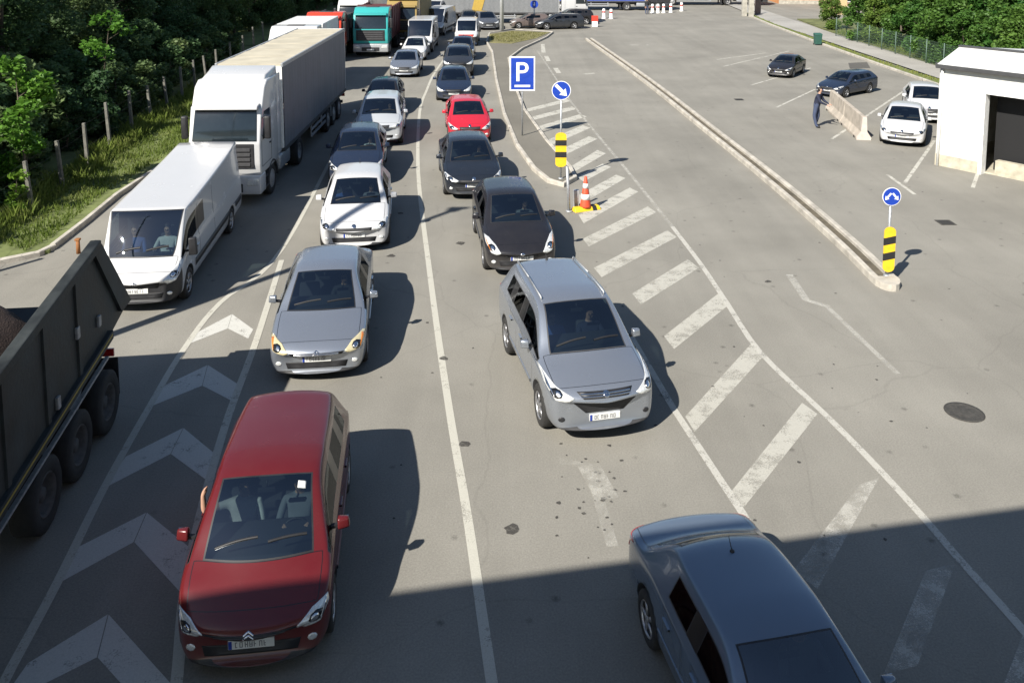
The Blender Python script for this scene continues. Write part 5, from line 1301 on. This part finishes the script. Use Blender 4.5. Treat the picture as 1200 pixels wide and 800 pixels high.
car('hatchback_car', 'black car squeezed between the silver white high car and the far silver saloon', 'car', P(446, 138), R(3), black, SP('hatch', sc=1.0), LANE, False, 'generic')
car('saloon_car', 'small silver saloon with pale bumper far up the middle lane', 'car', P(473, 92), R(2), silver, SP('saloon', sc=1.0, H=1.42), LANE, False, 'generic')
car('saloon_car', 'grey saloon with a white roof glimpsed in front of the far white van', 'car', P(484, 72), R(1), white, SP('saloon', sc=.98), LANE, False, 'slim')
# right lane
_, sa, *_ = car('sport_utility_car', 'silver sport utility car turning out of the right lane with roof rails', 'car', Vector((1.52, 12.86, 0)), R(12.5), silver, SP('suv', sc=.99, H=1.76, trim_mat=CHARP, zp=.46), RLANE, True, 'suv')
seated_person(sa(1), R(12.5), 'driver of the silver sport utility car in a dark blue shirt', 'navy'); seated_person(sa(-1), R(12.5), 'passenger of the silver sport utility car in a blue shirt', 'blue', 'lap')
_, sa, *_ = car('hatchback_car', 'black rounded hatchback with almond headlamps behind the silver sport utility car', 'car', Vector((.26, 19.75, 0)), R(7.5), black, SP('hatch', L=4.03, W=1.69, H=1.49, zn=.72, zc=1.02, sc=1.06, aerial=None), RLANE, True, 'almond')
seated_person(sa(1), R(7.5), 'driver of the black rounded hatchback in a grey shirt', 'grey')
_, sa, *_ = car('saloon_car', 'dark grey blue saloon between the black hatchback and the red car', 'car', P(556, 236), R(7.5), paint('blue_black_paint', (.014, .020, .032), .3), SP('saloon', sc=1.04), RLANE, True, 'slim')
seated_person(sa(1), R(7.5), 'driver of the dark grey blue saloon in a black shirt', 'black')
_, sa, *_ = car('hatchback_car', 'bright red hatchback in the right lane beside the traffic island', 'car', P(551, 170), R(6), bright, SP('hatch', sc=1.04, H=1.42), RLANE, True, 'generic')
seated_person(sa(1), R(6), 'driver of the bright red hatchback in a navy top', 'navy')
car('saloon_car', 'dark blue black saloon with a silver badge behind the bright red hatchback', 'car', P(532, 121), R(4), navy, SP('saloon', sc=1.02), RLANE, False, 'generic')
car('sport_utility_car', 'dark high car in front of the far white pickup with red stripe', 'car', P(537, 91), R(3), dgrey, SP('suv', sc=1.0, rails=0), RLANE, False, 'generic')
car('hatchback_car', 'dark blue car with a red neighbour close before the white and red van', 'car', P(541, 72), R(1), navy, SP('hatch', sc=1.0), RLANE, False, 'generic')
_, _, patch, *_ = car('delivery_van', 'small white van with a red panel on its front far up the right lane', 'van', P(546, 55), R(0), white, SP('van', L=4.8, W=1.85, H=1.95, zn=.90, zc=1.15, belt=1.08, yc=.85, yw=1.5, yb=1.9, ycp=3.4, yr=4.65, yd=4.75, wb=3.0, wr=.78, seat=.45), RLANE, False, 'generic')
patch('red_panel', [(-.55, .62), (.55, .62), (.6, .92), (-.6, .92)], 'front', REDW, off=.012)
# car driving out under the canopy, its tail to the road behind
_, sa, *_ = car('saloon_car', 'steel blue saloon in the canopy shade, cut off by the bottom edge', 'car', Vector((3.02, 5.78, 0)), R(11.5), dblue, SP('saloon', sc=.95, H=1.44, aerial=3.18, W=1.74, wr=.62, zd=.98, yd=3.95), None, True, 'slim')
seated_person(sa(1), R(11.5), 'driver of the steel blue saloon in a grey shirt', 'grey')
# van and lorries on the left
_, sa, *_ = car('delivery_van', 'long white delivery van with a black front bumper between the tipper and the white lorry', 'van', Vector((-8.12, 17.70, 0)), R(6.0), white, SP('van', sc=1.0, H=2.02, W=1.84, wr=.845, zc=1.08, belt=1.04, zn=.86, L=6.9, yw=1.2, drop_=0, yr=6.72, yd=6.86, wb=4.4, drop=-.26, ycp=5.4), None, True, 'van')
seated_person(sa(1), R(6.0), 'driver of the long white delivery van in a white shirt', 'white'); seated_person(sa(-1), R(6.0), 'passenger of the long white delivery van in a bright blue shirt', 'blue', 'lap')
WL = paint('lorry_white', (.53, .53, .53)); CURT = pmat('grey_curtain', (.135, .14, .16), .55, var=.12, scale=2)
TANROOF = pmat('tan_roof_sheet', (.44, .40, .31), .85, var=.15, scale=1.2)
lr = articulated('articulated_lorry', 'white articulated lorry with a long grey curtain trailer and tan roof behind the delivery van', Vector((-8.72, 25.5, 0)), R(1.2), WL, CURT, TANROOF, None, 12.0); lr.scale = (.88, 1, 1)
rigid('white_lorry', 'white lorry with only its cab roof showing behind the grey curtain trailer', Vector((-11.55, 44.5, 0)), R(2), WL, WHITE, 'lorries waiting beyond the grey trailer', 7.5, 3.6, 'box', True)
rigid('red_lorry', 'lorry with an orange red cab beyond the tail of the grey trailer', Vector((-12.75, 57.5, 0)), R(1), paint('orange_red_paint', (.55, .05, .02)), CHARP, 'lorries waiting beyond the grey trailer', 7.4, 3.0, 'tipper', True, ch=3.3)
rigid('tipper_lorry', 'tipper lorry with a turquoise cab and dark body far up the left lane', Vector((-9.95, 60.0, 0)), R(1), paint('turquoise_paint', (.035, .34, .33)), pmat('dark_red_body', (.10, .03, .035), .6), 'lorries waiting beyond the grey trailer', 8.2, 3.4, 'tipper', True, trim=GALV, ch=3.45)
bl = rigid('box_lorry', 'ochre brown lorry close behind the right shoulder of the turquoise tipper', Vector((-8.75, 67.5, 0)), R(-2), paint('ochre_paint', (.28, .20, .07)), pmat('brown_body', (.22, .17, .08), .7), 'lorries waiting beyond the grey trailer', 9, 3.6, 'box', True)
rigid('white_lorry', 'white lorry cab at the top edge behind the turquoise tipper', Vector((-13.0, 69.5, 0)), R(-2), WL, WHITE, 'lorries waiting beyond the grey trailer', 9, 3.8, 'box', True)
b = BM(); hexa(b, [(-1.15, .6, 3.55), (1.15, .6, 3.55), (1.2, 2.2, 3.55), (-1.2, 2.2, 3.55)], [(-1.1, .8, 4.0), (1.1, .8, 4.0), (1.18, 2.2, 4.1), (-1.18, 2.2, 4.1)], 0, .04); obj('roof_deflector', b, WL, bl, True)
VS = SP('van', H=2.35, W=1.98)
car('delivery_van', 'white van with a dark windscreen far up the middle lane', 'van', P(491, 63), R(0), white, VS, 'white vans far up the middle lane', False, 'van')
car('delivery_van', 'white van with a grey flank behind the first far van in the middle lane', 'van', P(506, 43), R(-8), white, VS, 'white vans far up the middle lane', False, 'van')
car('delivery_van', 'white van at the very end of the middle lane by the top edge', 'van', P(503, 30), R(-10), white, VS, 'white vans far up the middle lane', False, 'van')

# near tipper lorry, only its rear half in view
tp = thing('tipper_lorry', 'dark green black tipper lorry with an open dump body at the left picture border', 'lorry', Vector((-7.64, 11.97, 0)), R(6.5))
TB = pmat('tipper_steel', (.024, .028, .028), .6, .1, var=.75, scale=1.6, bump=.25, rvar=.3)
cab_p = paint('tipper_cab', (.03, .035, .034))
def tl(X): return X
b = BM(); hw = 1.17
side_prof = [(-4.6, 2.46), (1.10, 3.22), (2.35, 1.72), (1.35, 1.52), (-4.6, .90)]
for s in (-1, 1):
    hexa(b, [(s*(hw-.06), y, z) for y, z in side_prof], [(s*hw, y, z) for y, z in side_prof])
    dz = (3.24-2.46)/5.38
    hexa(b, [(s*(hw-.10), -4.6, 2.40), (s*(hw+.07), -4.6, 2.40), (s*(hw+.07), 1.12, 3.15), (s*(hw-.10), 1.12, 3.15)], [(s*(hw-.10), -4.6, 2.54), (s*(hw+.07), -4.6, 2.54), (s*(hw+.07), 1.12, 3.29), (s*(hw-.10), 1.12, 3.29)], 0, .02)
    hexa(b, [(s*(hw-.02), -4.6, .92), (s*(hw+.08), -4.6, .92), (s*(hw+.08), 1.4, 1.52), (s*(hw-.02), 1.4, 1.52)], [(s*(hw-.02), -4.6, 1.06), (s*(hw+.08), -4.6, 1.06), (s*(hw+.08), 1.4, 1.66), (s*(hw-.02), 1.4, 1.66)], 0, .01)
    hexa(b, [(s*(hw-.01), 0.85, 3.15), (s*(hw+.06), 0.85, 3.15), (s*(hw+.06), 1.90, 1.76), (s*(hw-.01), 1.90, 1.76)], [(s*(hw-.01), 1.16, 3.21), (s*(hw+.06), 1.16, 3.21), (s*(hw+.06), 2.38, 1.76), (s*(hw-.01), 2.38, 1.76)])
hexa(b, [(-hw, -4.6, .90), (hw, -4.6, .90), (hw, 1.4, 1.46), (-hw, 1.4, 1.46)], [(-hw, -4.6, 1.0), (hw, -4.6, 1.0), (hw, 1.4, 1.56), (-hw, 1.4, 1.56)])
hexa(b, [(-hw+.06, 1.4, 1.48), (hw-.06, 1.4, 1.48), (hw-.06, 2.15, 1.72), (-hw+.06, 2.15, 1.72)], [(-hw+.06, 1.38, 1.56), (hw-.06, 1.38, 1.56), (hw-.06, 2.10, 1.82), (-hw+.06, 2.10, 1.82)])
bx(b, -hw, hw, -4.7, -4.6, .98, 2.8)
bmesh.ops.recalc_face_normals(b, faces=b.faces)
db = obj('dump_body', b, TB, tp)
b = BM(); 
for s in (-1, 1): hexa(b, [(s*(hw+.081), -4.6, .99), (s*(hw+.085), -4.6, .99), (s*(hw+.085), 1.35, 1.59), (s*(hw+.081), 1.35, 1.59)], [(s*(hw+.081), -4.6, 1.02), (s*(hw+.085), -4.6, 1.02), (s*(hw+.085), 1.35, 1.62), (s*(hw+.081), 1.35, 1.62)])
obj('yellow_line', b, pmat('dull_yellow', (.30, .22, .04), .6), db)
for y, z in ((.95, 2.05), (-.7, 1.6), (.1, 2.25)): b = BM(); bx(b, hw, hw+.05, y-.05, y+.05, z-.12, z+.06, 0, .015); obj('latch', b, STEEL, db)
b = BM()
for s in (-1, 1): bx(b, min(s*.30, s*.45), max(s*.30, s*.45), -6.5, 1.2, .75, 1.02)
obj('chassis', b, CHASSIS, tp)
b = BM()
for s in (-1, 1): hexa(b, [(s*(hw-.04), -3.4, .82), (s*(hw+.02), -3.4, .82), (s*(hw+.02), 1.3, 1.22), (s*(hw-.04), 1.3, 1.22)], [(s*(hw-.04), -3.4, .86), (s*(hw+.02), -3.4, .86), (s*(hw+.02), 1.3, 1.26), (s*(hw-.04), 1.3, 1.26)])
obj('guard_rail', b, STEEL, tp)
for yy in (-3.4, -2.2, -1.0, .15):
    zt_ = 2.46+(yy+4.6)*.1335; zb2 = 1.08+(yy+4.6)*.098
    b = BM(); hexa(b, [(hw-.01, yy-.06, zb2), (hw+.035, yy-.05, zb2), (hw+.035, yy+.05, zb2), (hw-.01, yy+.06, zb2)], [(hw-.01, yy-.06, zt_-.06), (hw+.035, yy-.05, zt_-.06), (hw+.035, yy+.05, zt_-.06), (hw-.01, yy+.06, zt_-.06)]); obj('side_rib', b, TB, db)
for s in (-1, 1):
    for y in (1.25, .02, -1.15, -4.6): lorry_wheel(tp, s*(hw-.15), y, s, .50, .34, y > -3, pmat('dusty_rim', (.075, .072, .068), .8, var=.4, scale=8))
    b = BM(); bx(b, min(s*.75, s*1.16), max(s*.75, s*1.16), 1.78, 1.80, .35, 1.0, 0, .004); obj('mud_flap', b, RUBBER, tp)
    b = BM(); bx(b, min(s*.80, s*1.12), max(s*.80, s*1.12), 1.72, 1.77, 1.05, 1.18, 0, .01); obj('taillight', b, REDLENS, tp)
cb_ = bpy.data.objects.new('driver_cab', None); COL.objects.link(cb_); cb_.parent = tp; cb_.location = (0, -7.4, 0)
b = BM(); yz_prism(b, [(.06, .95), (0, 1.3), (0, 1.8), (.28, 2.8), (.6, 3.3), (2.7, 3.4), (2.7, .95)], -1.2, 1.2, 0, .06); obj('cab_shell', b, cab_p, cb_, True)
b = BM(); hexa(b, [(-1.05, -.03, 1.85), (1.05, -.03, 1.85), (1.05, .02, 1.85), (-1.05, .02, 1.85)], [(-1.0, .20, 2.65), (1.0, .20, 2.65), (1.0, .25, 2.65), (-1.0, .25, 2.65)]); obj('windscreen', b, DARKGLASS, cb_)
ms = thing('floodlight_mast', 'tall galvanised floodlight mast standing left of the tipper lorry', 'mast', (-10.9, 13.4, 0))
b = BM(); tube(b, (0, 0, 0), (0, 0, 12.6), .15, .09, 12); obj('pole', b, GALV, ms, True)
b = BM(); bx(b, -.3, .3, -.06, .06, 12.5, 12.6); bx(b, -.15, .15, -.12, .12, 12.25, 12.5, 0, .02); obj('floodlights', b, CHARP, ms)
# earth load in the dump body
b = BM(); kk = random.Random(4); gx, gy = 13, 26; vv = []
for j in range(gy+1):
    row = []
    for i in range(gx+1):
        x = lerp(-hw+.08, hw-.08, i/gx); y = lerp(-4.5, 1.35, j/gy); base = .99+(y+4.6)*.093
        hgt = (1.85-.9*(abs(x)/hw)**2)*min(1, max(0, (.75-y)/1.3)); row.append(b.verts.new((x, y, base+hgt*.95+kk.uniform(-.06, .06)*(hgt > .1))))
    vv.append(row)
for j in range(gy):
    for i in range(gx): b.faces.new((vv[j][i], vv[j][i+1], vv[j+1][i+1], vv[j+1][i]))
bmesh.ops.recalc_face_normals(b, faces=b.faces)
tag(obj('earth_load', b, pmat('dark_earth', (.040, .026, .021), .95, var=.4, scale=5, bump=.6), None, True, tp.location, R(6.5)), 'dark brown earth heaped in the open dump body at the left border', 'load')

# ---- parked on the right
CP = 'cars parked on the open asphalt at the right'
car('parked_car', 'black coupe parked alone at the far bay line', 'car', P(911, 92), R(-33), black, SP('coupe', sc=.88), CP, True, 'generic')
_, sa, *_ = car('parked_car', 'dark navy wagon parked behind the concrete barriers', 'car', P(966, 116)+Vector((.2, .4, 0)), R(-52), navy, SP('wagon', sc=.84), CP, True, 'generic')
car('parked_car', 'white saloon parked next to the garage, nearer of the two white cars', 'car', P(1056, 173), R(-27), white, SP('saloon', sc=.95, H=1.44, W=1.8), CP, True, 'slim')
car('parked_car', 'white hatchback half hidden between the nearer white saloon and the garage wall', 'car', P(1082, 147)+Vector((.35, .2, 0)), R(-20), white, SP('hatch', sc=1.0), CP, True, 'generic')

# ---- far end: lorries across the road, cars, houses, trees
FG = 'lorries standing across the far end of the road'
a1 = articulated('articulated_lorry', 'grey curtain trailer with a yellow stripe across the far road behind the lamp post', Vector((7.6, 86.5, 0)), R(88), WL, pmat('mid_grey_curtain', (.17, .175, .18), .6), TANROOF, FG, 13.6)
b = BM(); hexa(b, [(-1.305, 10.6, 1.3), (-1.305, 11.6, 1.3), (-1.305, 11.0, 3.8), (-1.305, 9.9, 3.8)], [(-1.293, 10.6, 1.3), (-1.293, 11.6, 1.3), (-1.293, 11.0, 3.8), (-1.293, 9.9, 3.8)]); obj('yellow_stripe', b, pmat('stripe_ochre', (.42, .28, .05), .6), a1)
articulated('articulated_lorry', 'blue curtain trailer standing across the far road above the bollards', Vector((18.8, 103.5, 0)), R(88), paint('dark_cab', (.03, .03, .035)), pmat('blue_curtain', (.045, .075, .28), .6), TANROOF, FG, 13.0)
articulated('articulated_lorry', 'dark curtain trailer at the top edge right of the blue trailer', Vector((33.0, 112, 0)), R(88), paint('dark_cab', (.03, .03, .035)), pmat('dark_curtain', (.05, .05, .055), .6), CHARP, FG, 13.6)
FC = 'cars standing crosswise at the far end of the island'
car('parked_car', 'silver grey car at the far end of the island just left of the lamp post', 'car', P(574, 36), R(10), grey, SP('saloon', sc=1.1), FC, False, 'slim')
car('parked_car', 'dark car behind the small white van near the grey trailer', 'car', P(551, 33), R(5), dgrey, SP('hatch', sc=1.05), FC, False, 'generic')
car('parked_car', 'dark wagon standing crosswise below the white lorry cab', 'car', P(627, 34.5), R(-76), dgrey, SP('wagon', sc=1.0), FC, False, 'generic')
car('parked_car', 'dark high car standing crosswise behind the dark wagon, near the red topped marker', 'car', P(646, 29), R(-80), black, SP('suv', sc=.95, rails=0), FC, False, 'generic')
car('parked_car', 'dull brownish car standing right of the lamp post foot', 'car', P(597, 33), R(-80), paint('taupe_paint', (.16, .125, .115), .3), SP('hatch', sc=.95), FC, False, 'generic')
# gate posts and gate at the right of the far road
for i, (px, py) in enumerate(((872, 19), (880, 20))):
    b = BM(); bx(b, -.25, .25, -.25, .25, -.1, 2.0, 0, .02); bx(b, -.32, .32, -.32, .32, 2.0, 2.12, 0, .02)
    tag(obj('gate_pillar', b, CONC, None, False, G(px, py)), ['left one of the two pale gate pillars at the far start of the footway', 'right one of the two pale gate pillars at the far start of the footway'][i], 'pillar', 'pale gate pillars')
gt = thing('brown_gate', 'brown slatted gate right of the pale gate pillars at the far footway', 'gate', G(884, 19), R(60))
b = BM()
for j in range(12): bx(b, .15+j*.22, .33+j*.22, -.02, .02, .1, 1.9)
obj('slats', b, pmat('brown_wood', (.14, .10, .09), .8), gt); b = BM(); bx(b, .1, 2.8, .02, .06, .4, .5); bx(b, .1, 2.8, .02, .06, 1.5, 1.6); obj('gate_frame', b, CHARP, gt)
def house(name, label, loc, rz, w, d, h, wall, roof):
    rt = thing(name, label, 'house', loc, rz); b = BM(); bx(b, 0, w, 0, d, -.1, h); obj('wall', b, wall, rt)
    b = BM(); yz_prism(b, [(-.5, h), (d/2, h+2.6), (d+.5, h)], -.4, w+.4); obj('roof', b, roof, rt)
    for j in range(int(w//3)):
        b = BM(); x = 1.0+j*3; bx(b, x, x+1.2, -.06, .02, 1.0, 2.3); wd = obj('window', b, WHITE, rt); b = BM(); bx(b, x+.08, x+1.12, -.075, -.055, 1.08, 2.22); obj('pane', b, DARKGLASS, wd)
    b = BM(); bx(b, -.02, w+.02, -.03, .0, -.1, .5); obj('plinth', b, CONC, rt)
    return rt
TILE = pmat('roof_tiles', (.22, .08, .05), .8, var=.3)
house('orange_house', 'orange rendered house at the top edge behind the footway', Vector((35.5, 114, 0)), R(-6), 9, 8, 4.2, pmat('orange_render', (.55, .24, .09), .85), TILE)
house('brown_house', 'brown house at the top edge between the orange house and the bushes', Vector((38.6, 103, 0)), R(-8), 8, 8, 3.6, pmat('brown_render', (.26, .15, .11), .85), TILE)
b = BM(); bx(b, 0, 2.6, 0, .3, -.1, 2.2, 0, .02); bx(b, -.05, 2.65, -.05, .35, 2.2, 2.32, 0, .02); tag(obj('garden_wall', b, pmat('ochre_wall', (.45, .34, .18), .85), None, False, Vector((35.2, 97, 0)), R(-10)), 'low ochre garden wall in front of the brown house', 'wall')
k = random.Random(31)
for i in range(26):
    tree('background_tree', 'tall leafy tree in the far line beyond the lorries', 'tree', (-46+i*5.2+k.uniform(-1, 1), 136+k.uniform(-4, 6), 0), k.random()*6.28, k.uniform(1.1, 1.5), 100+i % 4, DARKLEAF, .7, 9.2, 2.5, 34, 13000, .19, 'trees beyond the far lorries')
